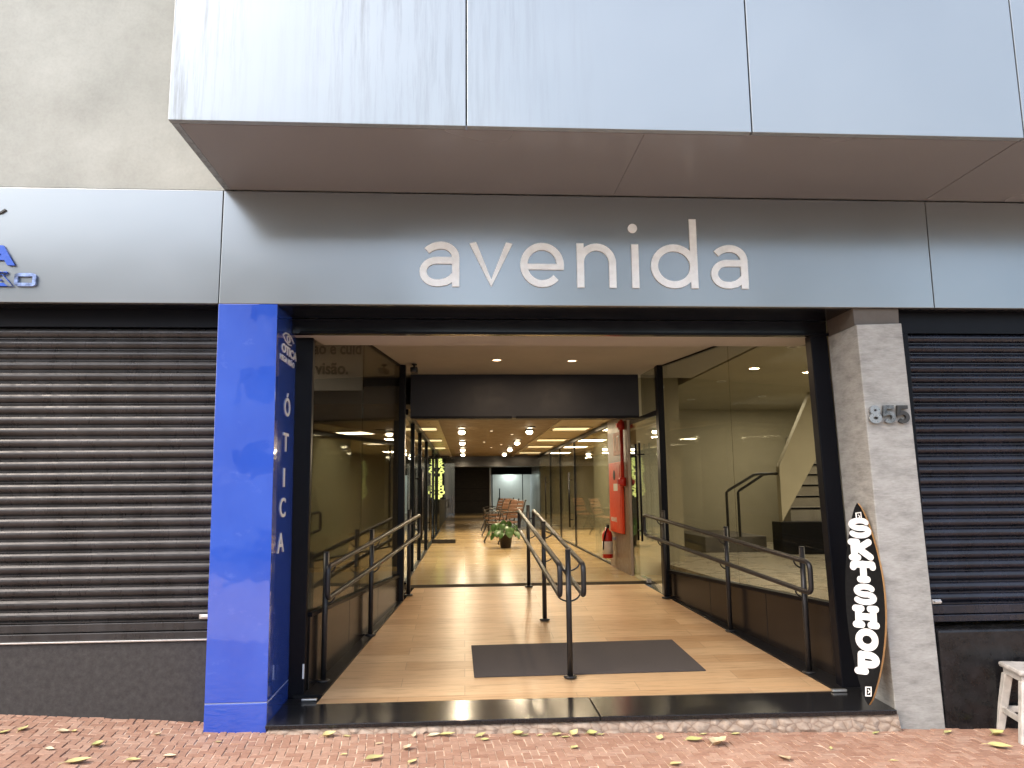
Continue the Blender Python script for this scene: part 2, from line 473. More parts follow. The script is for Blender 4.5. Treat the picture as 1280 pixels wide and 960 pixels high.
def paver(cx, cy, w, l):
    x0, x1, y0, y1 = cx + gp, cx + w - gp, cy + gp, cy + l - gp
    t = rnd.random(); dz = rnd.uniform(-.0022, .0022); tx = rnd.uniform(-.03, .03); ty = rnd.uniform(-.03, .03)
    pts = []
    j = [(rnd.uniform(-.0022, .0022), rnd.uniform(-.0022, .0022)) for _ in range(4)]
    for (x, y), (jx, jy) in zip(((x0, y0), (x1, y0), (x1, y1), (x0, y1)), j):
        x += jx; y += jy
        X = x * math.cos(ang) - y * math.sin(ang) + .05 * math.sin(y * 1.7); Y = x * math.sin(ang) + y * math.cos(ang) + .03 * math.sin(x * 1.3)
        pts.append((X, Y, gz(X) + dz + tx * (x - cx) + ty * (y - cy)))
    mx = sum(p[0] for p in pts) / 4; my = sum(p[1] for p in pts) / 4
    if not (-5.5 < mx < 6.5 and 2.3 < my < 5.58): return
    ins = [(lerp(p[0], mx, .07), lerp(p[1], my, .07), p[2] + .003) for p in pts]
    bot = [(p[0], p[1], p[2] - .012) for p in pts]
    pv.add(ins + pts + bot, [(0, 1, 2, 3)] + [(4 + k, 4 + (k + 1) % 4, (k + 1) % 4, k) for k in range(4)] + [(8 + k, 8 + (k + 1) % 4, 4 + (k + 1) % 4, 4 + k) for k in range(4)])
    tone.extend([t] * 12)


for i in range(-150, 150):
    for j in range(-60, 128):
        # classic 90 degree herringbone cell: period (2bw,2bw) shifted
        ox = i * bw + 0 * j; k = (i - 0) % 4
        # one horizontal and one vertical brick per 4-cell diagonal
        y = j * bw
        if (i - j) % 4 == 0: paver(ox, y, bl, bw)
        elif (i - j) % 4 == 3: paver(ox, y, bw, bl)
po = pv.build('pavement', M['paver'], None, 0, False, False)
at = po.data.attributes.new('tone', 'FLOAT', 'POINT'); at.data.foreach_set('value', tone)
struct(po)

# ------------------------------------------------------------------ the building (one thing, fixed parts)
B = thing('commercial_building', (0, 5.2, -1.47), 'grey commercial building with silver cladding and a wide glazed gallery entrance', 'building')
P = lambda mb, n, m, bev=0., par=B: mb.build(n, m, par, bev)
P(MB().box(-9, -1.652, 5.012, 5.3, 2.066, 8.5), 'plaster_wall', M['plaster'])
P(MB().box(-1.60, 9.5, 5.06, 5.3, 2.075, 8.5), 'back_wall', M['plaster'])
# overhanging upper volume: soffit core and cladding panels with open joints
can = P(MB().box(-1.64, 9.4, 4.06, 5.05, 2.095, 8.4), 'canopy', M['black'])
xs = [-1.65, .01, 1.68, 3.35, 5.02, 6.69, 8.36]
for i in range(6):
    a, b = xs[i] + (.004 if i else 0), xs[i + 1] - .004
    o = P(MB().box(a, b, 4.016, 4.058, 2.062, 8.4), 'cladding_panel', M['canopy'], .003, can)
    if i == 0: o['label'] = 'silver cladding panel with dark vertical rain streaks'
sx = [-1.65, 1.053, 3.342, 6.69, 9.0]
for i in range(4):
    P(MB().box(sx[i] + (.0008 if i == 1 else .003 if i else .045), sx[i + 1] - (.0008 if i == 0 else .003), 4.062, 4.996, 2.062, 2.092), 'soffit_panel', M['soffit'], .002, can)
P(MB().box(-1.648, -1.606, 4.0605, 5.01, 2.0625, 8.4), 'end_panel', M['canopy'], .002, can)
# fascia band
fx = [-9, -5.0, -1.652, 3.352, 6.7, 9.5]
for i in range(5):
    P(MB().box(fx[i] + .003, fx[i + 1] - .003, 5.0, 5.05, 1.263, 2.058), 'fascia_panel', M['fascia'], .003)
P(MB().box(-9, 9.5, 5.052, 5.4, 1.275, 2.05), 'fascia_backing', M['black'])
P(MB().box(-9, -1.66, 5.052, 5.42, 1.262, 1.272), 'soffit', M['lintel'])
P(MB().box(-1.655, 9.5, 5.052, 5.42, 1.262, 1.272), 'soffit', M['lintel'])
# blue clad column
bc = P(MB().hexa([(-1.622, 5, -1.30), (-1.238, 5, -1.30), (-1.238, 5.575, -1.30), (-1.622, 5.575, -1.30)], [(-1.652, 5.001, 1.2605), (-1.262, 5.001, 1.2605), (-1.262, 5.575, 1.2605), (-1.652, 5.575, 1.2605)]), 'column', M['blue'], .003)
bc['label'] = 'glossy blue clad column left of the entrance'
P(MB().box(-1.6215, -1.2385, 5.003, 5.575, -1.306, -1.301), 'joint_strip', M['blueline'], 0, bc)
P(MB().box(-1.622, -1.238, 5.0, 5.575, -1.62, -1.307), 'column_base', M['blue'], .003, bc)
# concrete pillar, leaning a little
pl = P(MB().hexa([(2.838, 5.0, -1.75), (3.168, 5.0, -1.75), (3.168, 5.42, -1.75), (2.838, 5.42, -1.75)], [(2.766, 5.0, 1.138), (3.098, 5.0, 1.15), (3.098, 5.42, 1.15), (2.766, 5.42, 1.138)]), 'pillar', M['concrete'], .006)
pl['label'] = 'bare concrete pillar right of the entrance'
P(MB().hexa([(2.768, 5.03, 1.139), (3.096, 5.03, 1.151), (3.096, 5.42, 1.151), (2.768, 5.42, 1.139)], [(2.764, 5.03, 1.261), (3.1, 5.03, 1.261), (3.1, 5.42, 1.261), (2.764, 5.42, 1.261)]), 'pillar_head_shade', plain('painted_shade_brown', (.10, .085, .07), .6), 0, pl)  # dark cap: shade and reflection at the pillar top put into the brown


def shutter(x0, x1, y, z0, z1, mat, pitch, warm):
    m = MB(); z = z1; prof = []
    h = pitch
    while z > z0 + .12:
        for t in range(7):
            a = math.pi * t / 6
            prof.append((y - .017 * math.sin(a) ** .8 - .002, z - (h - .016) * t / 6))
        prof += [(y + .006, z - h + .013), (y + .007, z - h + .009), (y - .008, z - h + .007), (y - .008, z - h + .001)]
        z -= h
    zb = z
    n = len(prof); NX = 60; vs = []; q = random.Random(int(x0 * 10) + 50); per = 11
    ph = [(q.uniform(0, 6), q.uniform(0, 6), q.uniform(.0004, .0016), q.uniform(-.0011, .0011), q.uniform(.0003, .0012)) for _ in range(n // per + 1)]
    for k in range(NX + 1):
        x = lerp(x0, x1, k / NX)
        for a, p in enumerate(prof):
            f1, f2, am, dz, az = ph[a // per]
            vs.append((x, p[0] + am * math.sin(x * 1.9 + f1) + .0005 * math.sin(x * 6.1 + f2) + .002 * math.sin(x * .8 + p[1] * 1.3), p[1] + dz + az * math.sin(x * 1.1 + f2)))
    m.add(vs, [(k * n + i, k * n + i + 1, (k + 1) * n + i + 1, (k + 1) * n + i) for k in range(NX) for i in range(n - 1)], False)
    o = m.build('roller_shutter', mat, B)
    me = o.data
    # bottom rail in two folds
    bar = MB().box(x0, x1, y - .022, y + .01, z0 + .055, zb - .004).box(x0, x1, y - .036, y + .012, z0 + .004, z0 + .05)
    bar.build('bottom_rail', mat, o, .004)
    for xx in ((x1 - .055,) if warm else (x0 + .06,)):
        MB().box(xx - .032, xx + .032, y - .032, y - .0222, z0 + .125, z0 + .155).box(xx - .02, xx + .032, y - .042, y - .032, z0 + .133, z0 + .147).build('shutter_lock', M['steel'], o, .003)
    return o


so = shutter(-8.9, -1.66, 5.23, -.945, 1.135, M['shutter_warm'], .0757, True); so['label'] = 'closed charcoal roller shutter left of the blue column'
P(MB().box(-8.9, -1.66, 5.19, 5.42, 1.14, 1.2605), 'shutter_box', M['black'])
P(MB().box(-8.9, -1.66, 5.19, 5.42, -2.0, -.955), 'plinth_wall', M['bulk_rough'], .006)
P(MB().box(-8.9, -1.66, 5.175, 5.27, -.9525, -.942), 'threshold_strip', M['steel'], .002)
so = shutter(3.2, 9.3, 5.16, -.93, 1.10, M['shutter_cool'], .0735, False); so['label'] = 'closed blue black roller shutter right of the pillar'
P(MB().box(3.103, 9.3, 5.13, 5.42, 1.105, 1.2605), 'shutter_box', M['black'])
P(MB().box(3.12, 3.2, 5.1, 5.42, -.94, 1.1), 'shutter_guide', M['black'], .004)
P(MB().hexa([(3.172, 5.005, -2.0), (9.3, 5.005, -2.0), (9.3, 5.42, -2.0), (3.172, 5.42, -2.0)], [(3.172, 5.005, -.956), (9.3, 5.005, -.956), (9.3, 5.42, -.956), (3.172, 5.42, -.956)]), 'plinth_wall', M['granite_dull'], .018)
# closing shell round the rooms
P(MB().box(-9, 9.5, 5.5, 41.5, 1.62, 1.9), 'roof_slab', M['ceil'])
P(MB().box(-9, 9.5, 5.45, 41.5, 1.9, 8.5), 'upper_block', M['plaster'])
P(MB().box(-9.2, -9, 5.0, 41.5, -2, 8.5), 'side_wall', M['plaster'])
P(MB().box(9.5, 9.7, 5.0, 41.5, -2, 8.5), 'side_wall', M['plaster'])
P(MB().box(-9, 9.5, 41.2, 41.5, -2, 1.62), 'rear_wall', M['olivedark'])
# front inner walls of the side shops (behind shutters)
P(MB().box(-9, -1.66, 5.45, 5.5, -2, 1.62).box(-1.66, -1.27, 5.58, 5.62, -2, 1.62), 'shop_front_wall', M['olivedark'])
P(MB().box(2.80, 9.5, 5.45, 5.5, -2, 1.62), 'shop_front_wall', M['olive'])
# lintel over the opening and the dropped beige soffit behind it
P(MB().box(-1.26, 2.765, 5.43, 5.50, 1.150, 1.2605), 'lintel', M['lintel'], .004)
P(MB().box(-1.2, 2.80, 5.405, 5.43, 1.145, 1.163), 'shutter_rail', M['black'], .003)
P(MB().box(-1.27, 2.80, 5.502, 5.87, 1.150, 1.40), 'dropped_soffit', M['ceil'])
P(MB().box(-1.3, 2.9, 5.872, 9.3, 1.405, 1.62), 'entrance_ceiling', M['ceil'])
# header beam across the inner end of the ramp
hb = P(MB().box(-.655, 2.14, 9.0, 9.3, .872, 1.4045), 'header_beam', M['header'], .004)
P(MB().box(-.64, .57, 8.985, 8.9995, .862, .892), 'track', M['black'], 0, hb)
P(MB().box(.62, 2.13, 8.985, 8.9995, .862, .892), 'track', M['black'], 0, hb)
# corridor ceilings
P(MB().box(-.375, 1.38, 9.302, 22, 1.0, 1.05), 'corridor_ceiling', M['ceilbrown'])
P(MB().box(1.3805, 1.43, 9.302, 22, .985, 1.0495), 'ceiling_edge', M['ceiloff'])
P(MB().box(-.43, -.3755, 9.302, 22, .985, 1.0495), 'ceiling_edge', M['ceiloff'])
P(MB().box(1.4305, 2.2, 9.302, 22, 1.02, 1.07), 'side_ceiling', M['ceiloff'])
P(MB().box(-.76, -.4305, 9.302, 22, 1.02, 1.07), 'side_ceiling', M['ceiloff'])
P(MB().box(-.76, 2.2, 22.0, 22.3, .70, 1.4), 'bulkhead', M['winepanel'])
P(MB().box(-.76, 3.4, 22.302, 41, 1.15, 1.2), 'rear_ceiling', M['ceilbrown'])
P(MB().box(-.62, 1.24, 38.2, 38.4, -1.117, 1.15), 'end_wall', M['darkwood'])
P(MB().box(-.62, 1.24, 38.18, 38.199, .10, .112).box(-.62, 1.24, 38.18, 38.199, -.52, -.508), 'end_wall_groove', M['black'])
P(MB().box(1.25, 1.33, 38.1, 38.4, -1.117, 1.15), 'door_jamb', M['steel'], .004)
P(MB().box(1.34, 3.6, 39.0, 39.2, -1.117, 1.15), 'glowing_wall', M['wall_glow'])
P(MB().box(1.33, 3.6, 38.1, 38.3, .80, 1.15), 'door_head', M['black'])
# side shops: inner walls
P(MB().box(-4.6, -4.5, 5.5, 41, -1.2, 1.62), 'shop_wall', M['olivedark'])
P(MB().box(-4.5, -.86, 5.51, 9.3, 1.41, 1.61), 'shop_ceiling', M['olivedark'])
P(MB().box(-4.5, -1.0, 11.6, 11.7, -1.2, 1.62), 'shop_wall', M['olivedark'])
P(MB().box(-4.5, -.80, 9.31, 41, 1.08, 1.3), 'shop_ceiling', M['olivedark'])
P(MB().box(-4.5, -.79, 22.2, 22.3, -1.2, 1.2), 'shop_wall', M['olivedark'])
P(MB().box(2.86, 9.4, 13.2, 13.3, -1.2, 1.62), 'shop_wall', M['olive'])
P(MB().box(2.95, 9.4, 5.52, 13.2, 1.41, 1.61), 'shop_ceiling', M['olive'])
P(MB().box(2.30, 2.9, 9.9, 13.3, -1.2, 1.62), 'shop_wall', M['olive'])
P(MB().box(2.22, 5.6, 13.31, 22.3, 1.08, 1.3), 'shop_ceiling', M['olive'])
P(MB().box(5.5, 5.6, 13.31, 22.3, -1.2, 1.08), 'shop_wall', M['olive'])
P(MB().box(2.24, 5.6, 22.2, 22.3, -1.2, 1.08), 'shop_wall', M['olive'])
P(MB().box(3.4, 3.5, 22.3, 41, -1.2, 1.2), 'corridor_wall', M['frosted'])
P(MB().box(-.9, -.76, 22.31, 41, -1.2, 1.2), 'corridor_wall', M['olivedark'])

# ------------------------------------------------------------------ floors (structure)
s_ = MB(); s_.hexa([(-1.2365, 4.965, -1.455), (.86, 4.965, -1.463), (.86, 5.418, -1.463), (-1.2365, 5.418, -1.455)], [(-1.2365, 4.965, -1.430), (.86, 4.965, -1.434), (.86, 5.418, -1.432), (-1.2365, 5.418, -1.43)])
s_.hexa([(.866, 4.965, -1.463), (2.822, 4.965, -1.475), (2.83, 5.418, -1.475), (.866, 5.418, -1.463)], [(.866, 4.965, -1.434), (2.822, 4.965, -1.446), (2.83, 5.418, -1.436), (.866, 5.418, -1.432)])
struct(s_.build('entrance_step', M['granite'], None, .004))
rb = MB(); n = 90; vs = []; fs = []                              # broken stone bed under the granite step
for i in range(n + 1):
    x = lerp(-1.23, 2.83, i / n); zt = lerp(-1.456, -1.476, i / n); zb = gz(x) - .05
    for k in range(5):
        vs.append((x + rnd.uniform(-.012, .012), 4.985 - .03 * math.sin(k / 4 * math.pi * .6) - rnd.uniform(0, .022) * (k > 0), lerp(zt, zb, k / 4)))
for i in range(n):
    for k in range(4): fs.append((i * 5 + k, i * 5 + k + 1, i * 5 + k + 6, i * 5 + k + 5))
rb.add(vs, fs); rb.box(-1.23, 2.82, 5.0, 5.41, -1.9, -1.478)
struct(rb.build('step_bed', M['rubble']))
WL = lambda y: lerp(-1.145, -.69, (y - 5.45) / 2.95)             # left glass wall line
WR = lambda y: lerp(2.80, 2.22, (y - 5.45) / 2.95)
FL = lambda y: lerp(-1.013, -.587, (y - 5.42) / 3.58)            # edges of the wooden ramp
FR = lambda y: lerp(2.617, 2.127, (y - 5.42) / 3.58)
rp = MB(); rp.hexa([(FL(5.42), 5.42, -1.6), (FR(5.42), 5.42, -1.6), (FR(9), 9, -1.4), (FL(9), 9, -1.4)], [(FL(5.42), 5.42, -1.43), (FR(5.42), 5.42, -1.43), (FR(9), 9, -1.117), (FL(9), 9, -1.117)])
struct(rp.build('ramp', M['ramp']))
cb = MB()
for f, w, s in ((FL, lambda y: WL(y) - .06, -1), (FR, lambda y: WR(y) + .06, 1)):
    if s < 0: cb.box(-1.2365, FL(5.42) - .003, 5.42, 5.56, -1.7, -1.428)
    for a, b in ((5.561 if s < 0 else 5.42, 8.42),):
        p = [(f(a) + s * .002, a), (f(b) + s * .002, b), (min(w(b), f(b) - .02) if s < 0 else max(w(b), f(b) + .02), b), (w(a) if s > 0 else -1.2, a)]
        if s > 0: p = [p[1], p[0], p[3], p[2]]
        cb.hexa([(x, y, -1.7) for x, y in p], [(x, y, zr(y) + .012) for x, y in p])
struct(cb.build('ramp_kerb', M['granite_kerb']))
struct(MB().hexa([(-.76, 8.425, -1.6), (FL(8.425) - .004, 8.425, -1.6), (FL(9) - .004, 9.0, -1.6), (-.76, 9.0, -1.6)], [(-.76, 8.425, zr(8.425) - .002), (FL(8.425) - .004, 8.425, zr(8.425) - .002), (FL(9) - .004, 9.0, -1.119), (-.76, 9.0, -1.119)]).hexa(
    [(FR(8.425) + .004, 8.425, -1.6), (2.3, 8.425, -1.6), (2.3, 9.0, -1.6), (FR(9) + .004, 9.0, -1.6)], [(FR(8.425) + .004, 8.425, zr(8.425) - .002), (2.3, 8.425, zr(8.425) - .002), (2.3, 9.0, -1.119), (FR(9) + .004, 9.0, -1.119)]).build('ramp_edge', M['granite']))
struct(MB().box(-.76, 2.3, 9.002, 9.30, -1.6, -1.117).build('floor_stripe', plain('dark_brown_floor_stripe', (.04, .03, .02), .85, 0, .2, 8, 0, 60, 0, .05, (1, 1, 1), .04)))
struct(MB().box(-.9, 3.45, 9.302, 41, -1.6, -1.1165).build('corridor_floor', M['hallfloor']))
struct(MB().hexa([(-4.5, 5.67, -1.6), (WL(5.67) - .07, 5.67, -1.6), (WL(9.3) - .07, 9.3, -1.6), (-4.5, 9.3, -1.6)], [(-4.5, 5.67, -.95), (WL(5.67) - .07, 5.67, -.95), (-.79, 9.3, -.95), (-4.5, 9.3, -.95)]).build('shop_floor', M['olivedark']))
struct(MB().box(-4.5, -.92, 9.303, 41, -1.6, -1.12).build('side_shop_floor', M['hallfloor']))
struct(MB().hexa([(WR(5.51) + .07, 5.51, -1.6), (9.4, 5.51, -1.6), (9.4, 13.2, -1.6), (2.35, 13.2, -1.6)], [(WR(5.51) + .07, 5.51, -.95), (9.4, 5.51, -.95), (9.4, 13.2, -.95), (2.35, 13.2, -.95)]).build('stair_hall_floor', M['shopfloor']))
struct(MB().box(3.46, 5.6, 13.31, 22.3, -1.6, -1.12).build('shop_floor_tiles', M['hallfloor']))

# ------------------------------------------------------------------ entrance frame
ef = thing('entrance_frame', (.8, 5.42, -1.43), 'black metal shutter guides standing either side of the gallery entrance', 'door frame')
MB().hexa([(-1.262, 5.578, -1.435), (-1.128, 5.578, -1.435), (-1.128, 5.652, -1.435), (-1.262, 5.652, -1.435)], [(-1.27, 5.578, 1.149), (-1.133, 5.578, 1.149), (-1.133, 5.652, 1.149), (-1.27, 5.652, 1.149)]).build('post', M['black'], ef, .006)
MB().hexa([(2.695, 5.425, -1.437), (2.83, 5.425, -1.437), (2.83, 5.52, -1.437), (2.695, 5.52, -1.437)], [(2.63, 5.425, 1.149), (2.763, 5.425, 1.149), (2.763, 5.52, 1.149), (2.63, 5.52, 1.149)]).build('post', M['black'], ef, .006)
MB().box(-1.125, -1.02, 5.47, 5.50, -1.426, -1.410).build('floor_lock', M['steel'], ef, .004)
MB().box(2.595, 2.70, 5.37, 5.405, -1.434, -1.416).build('floor_lock', M['steel'], ef, .004)
MB().box(-1.142, -1.130, 5.565, 5.577, -1.30, -1.20).build('side_lock', M['white'], ef, .002)


# ------------------------------------------------------------------ glass partitions
def partition(W, side, label):
    YS = 5.655 if side < 0 else 5.525
    t = thing('glass_partition', (W(5.5), 5.5, -1.4), label, 'glass wall')
    a, b = (W(YS), YS), (W(8.36), 8.36); mid = (W(6.9), 6.9)
    sg = -1 if side < 0 else 1
    th = .06
    # keep thickness on the shop side
    wl = (lambda p, q, *z: MB().wall(p, q, th if side < 0 else -th, *z))
    zs0, zs1 = -.862, -.885
    k = [0, .34, .67, 1]
    pw = MB()
    for i in range(3):
        y0, y1 = lerp(YS, 8.36, k[i]) + .003, lerp(YS, 8.36, k[i + 1]) - .003
        p, q = (W(y0), y0), (W(y1), y1)
        pw.wall(p, q, th if side < 0 else -th, zr(y0) + .01, lerp(zs0, zs1, k[i]) - .03, zr(y1) + .01, lerp(zs0, zs1, k[i + 1]) - .03)
    pw.build('sill_wall', M['winepanel'], t, .003)
    off = -.012 * sg
    MB().wall((W(YS) + off, YS), (W(8.36) + off, 8.36), (.085 if side < 0 else -.085), zs0 - .03, zs0, zs1 - .03, zs1).build('sill_rail', M['black'], t, .003)
    for y0, y1 in ((YS + .01, 6.93), (6.938, 8.30)):
        q = lambda y: (W(y) + sg * .02, y)
        MB().wall(q(y0), q(y1), (.01 if side < 0 else -.01), zs0 + .002, 1.148 if False else 1.399, zs1 + .002, 1.399).build('glass_pane', M['glassdark'], t)
    MB().wall((W(YS + .01) + sg * .01, YS + .01), (W(8.3) + sg * .01, 8.3), (.03 if side < 0 else -.03), 1.388, 1.404).build('top_rail', M['black'], t)
    MB().box(W(8.36) - .035, W(8.36) + .035, 8.30, 8.42, zr(8.3) + .012, 1.404).build('mullion', M['black'], t, .004)
    return t


partition(WL, -1, 'dark glass wall on brown panels behind the handrail beside the blue column')
partition(WR, 1, 'smoked glass wall on brown panels in front of the staircase hall')


# ------------------------------------------------------------------ glazed shopfronts along the corridor
def shopfront(x, y0, y1, muls, handles, sg, label):
    t = thing('glass_shopfront', (x, y0, -1.117), label, 'shopfront')
    ys = [y0] + muls + [y1]
    top = .985
    for i in range(len(ys) - 1):
        MB().box(min(x, x + sg * .012), max(x, x + sg * .012), ys[i] + .02, ys[i + 1] - .02, -1.10, top - .04).build('glass_pane', M['glassclear'], t)
    for y in muls: MB().box(x - .012, x + .03, y - .018, y + .018, -1.115, top).build('mullion', M['black'], t, .003)
    MB().box(x - .02, x + .035, y0, y1, top - .04, top + .03).build('top_rail', M['black'], t, .003)
    MB().box(x - .015, x + .03, y0, y1, -1.1155, -1.09).build('bottom_rail', M['black'], t, .003)
    for y in handles:
        h = MB(); xx = x - sg * .06
        for dy in (-.05, .05): h.tube([(xx, y + dy, -.75), (xx, y + dy, .35)], .012, 8)
        for z in (-.6, .2): h.tube([(xx, y - .05, z), (x, y - .05, z)], .009, 6).tube([(xx, y + .05, z), (x, y + .05, z)], .009, 6)
        h.build('door_handle', M['black'], t)
    return t


shopfront(2.19, 11.25, 22, [14.9, 17.2, 19.2], [15.3, 19.8], 1, 'clear glass shopfront with black mullions right of the corridor past the red hydrant')
shopfront(-.735, 9.32, 22, [10.6, 12.3, 14.4, 17.5, 19.6], [12.0, 14.8], -1, 'clear glass shopfront along the left side of the corridor opposite the hydrant')
# swing door standing open into the corridor on the left: floor spring patch
gd = thing('glass_door', (2.2, 8.6, -1.1), 'clear glass entrance door with tall black bar handles left of the staircase hall glass', 'glass door')
MB().hexa([(2.205, 8.45, zr(8.45) + .01), (2.217, 8.45, zr(8.45) + .01), (2.187, 9.70, -1.107), (2.175, 9.70, -1.107)], [(2.205, 8.45, .84), (2.217, 8.45, .84), (2.187, 9.70, .84), (2.175, 9.70, .84)]).build('glass_pane', M['glassclear'], gd)
MB().hexa([(2.20, 8.45, .842), (2.225, 8.45, .842), (2.195, 9.70, .842), (2.17, 9.70, .842)], [(2.20, 8.45, .90), (2.225, 8.45, .90), (2.195, 9.70, .90), (2.17, 9.70, .90)]).build('top_rail', M['black'], gd)
MB().hexa([(2.20, 8.45, .902), (2.215, 8.45, .902), (2.185, 9.0, .902), (2.17, 9.0, .902)], [(2.20, 8.45, 1.40), (2.215, 8.45, 1.40), (2.185, 9.0, 1.40), (2.17, 9.0, 1.40)]).build('transom_pane', M['glassdark'], gd)
h = MB()
for y in (9.02, 9.22):
    h.tube([(2.13, y, -.62), (2.13, y, .56)], .013, 8)
for z in (-.5, .42): h.tube([(2.13, 9.02, z), (2.13, 9.22, z)], .009, 6).tube([(2.13, 9.02, z), (2.19, 9.02, z)], .009, 6)
h.build('door_handle', M['black'], gd)
MB().box(2.16, 2.215, 9.0, 9.35, zr(9) + .008, zr(9) + .06).build('patch_fitting', M['chrome'], gd, .004)
ld = thing('glass_door', (-.72, 12.9, -1.117), 'open glass door with dark bottom rail reaching into the corridor at left', 'glass door')
MB().box(-.70, -.22, 16.4, 16.412, -1.03, .90).build('glass_pane', M['glassclear'], ld)
MB().box(-.70, -.2, 16.385, 16.427, -1.112, -1.03).build('bottom_rail', M['iron'], ld, .004)

# lit end doors
ed = thing('glass_door', (2.2, 37, -1.117), 'brightly lit glass door at the far end of the corridor', 'glass door')
MB().box(1.36, 3.3, 38.0, 38.012, -1.11, .80).build('glass_pane', M['glassclear'], ed)
MB().box(2.9, 2.94, 37.97, 38.03, -1.117, .80).box(1.34, 1.40, 37.97, 38.03, -1.117, .8).build('door_frame', M['black'], ed)
MB().tube([(1.75, 37.93, -.5), (1.75, 37.93, .1)], .025, 8).build('door_handle', M['black'], ed)


# ------------------------------------------------------------------ handrails
def rounded_loop(A, Bp, drop, r=.055):
    A = Vector(A); Bp = Vector(Bp); d = (Bp - A).normalized(); dn = Vector((0, 0, -1))
    c = [A, Bp, Bp + dn * drop, A + dn * drop]; pts = []
    for i in range(4):
        p = c[i]; u = (c[i - 1] - p).normalized(); w = (c[(i + 1) % 4] - p).normalized()
        for k in range(7):
            t = k / 6
            a = p + u * r; b = p + w * r
            pts.append(a * (1 - t) ** 2 + p * 2 * t * (1 - t) + b * t * t)
    return pts


def handrail(posts, rails, label, ext0, ext1, hs=.86):
    t = thing('handrail', (posts[0][0], posts[0][1], zr(posts[0][1])), label, 'handrail')
    for x, y in posts:
        z = zr(y) + .012
        p = MB().tube([(x, y, z), (x, y, z + .925)], .0215, 12).lathe([(.0215, 0), (.023, .004), (.019, .010), (.003, .011)], (x, y, z + .925), 12)
        po = p.build('post', M['rail'], t)
        MB().lathe([(.05, 0), (.05, .008), (.028, .014)], (x, y, z - .004), 16).build('base_plate', M['rail'], po)
    (xa, ya), (xb, yb) = posts[0], posts[-1]
    for off in rails:
        ux = (xb - xa) / (yb - ya)
        A = (xa + off - ux * ext0, ya - ext0, zr(ya) + hs - .0874 * ext0); Bq = (xb + off + ux * ext1, yb + ext1, zr(yb) + hs + .0874 * ext1)
        rl = MB().tube(rounded_loop(A, Bq, .225), .0195, 12, True).build('rail_loop', M['rail'], t)
        for x, y in posts:
            for dz in (0, -.225):
                z = zr(y) + hs + dz
                arcp = [(x + off * (1 - math.cos(R(a))) if False else x + off * math.sin(R(a)), y, z - .075 + (.0) + .062 * (1 - math.cos(R(a)))) for a in range(0, 91, 15)]
                MB().tube(arcp, .0065, 8).build('bracket', M['rail'], rl)
    return t


handrail([(.788, 5.80), (.773, 7.44), (.748, 8.94)], (-.088, .088), 'double sided graphite handrail on three posts in the middle of the wooden ramp', .17, .22)
handrail([(-1.045, 5.85), (-.85, 7.04), (-.625, 8.6)], (.07,), 'graphite handrail along the glass wall on the left, nearest the blue column', .17, .22)
handrail([(2.614, 5.77), (2.425, 6.93), (2.19, 8.25)], (-.07,), 'graphite handrail along the right glass wall in front of the staircase hall', .2, .35)

# doormat
dm = MB(); s = .0874; Z = lambda y: zr(y)
dm.hexa([(.07, 5.86, Z(5.86) + .001), (1.85, 5.88, Z(5.88) + .001), (1.815, 6.70, Z(6.70) + .001), (.055, 6.66, Z(6.66) + .001)], [(.07, 5.86, Z(5.86) + .010), (1.85, 5.88, Z(5.88) + .010), (1.815, 6.70, Z(6.70) + .010), (.055, 6.66, Z(6.66) + .010)])
tag(dm.build('doormat', M['mat'], None, .003), 'large grey brown rectangular mat lying on the wooden ramp', 'doormat')

# ------------------------------------------------------------------ signs
FR_F = lambda X0, Z0, Y=4.998: (lambda u, v, d: (X0 + u, Y - d, Z0 + v))
sg = thing('shop_sign', (.85, 4.99, 1.39), 'white lower case letters reading avenida on the silver fascia', 'sign')
px = lambda p: -.311 + (p - 524) * .005613
XH, W_ = .318, .050


def letter_a(m, fr, W):
    w = W_; x = W - w / 2
    rx = .098; cx = x - rx
    top = [(x, 0), (x, XH - .115)] + arc(cx, XH - .115, rx, .115 - w / 2, 0, 90, 10)[1:] + arc(cx, XH - .135, .13, .135 - w / 2, 90, 140, 8)[1:]
    m.stroke(top, w, fr, 0, .010)
    bowl = [(x, .185), (.115, .185)] + arc(.115, .105, .115 - w / 2, .08, 90, 270, 16)[1:] + [(.14, .025)] + [(lerp(.14, x, t), .025 + .062 * t * t) for t in (.4, .7, 1)]
    m.stroke(bowl, w * .96, fr, .0004, .0096)


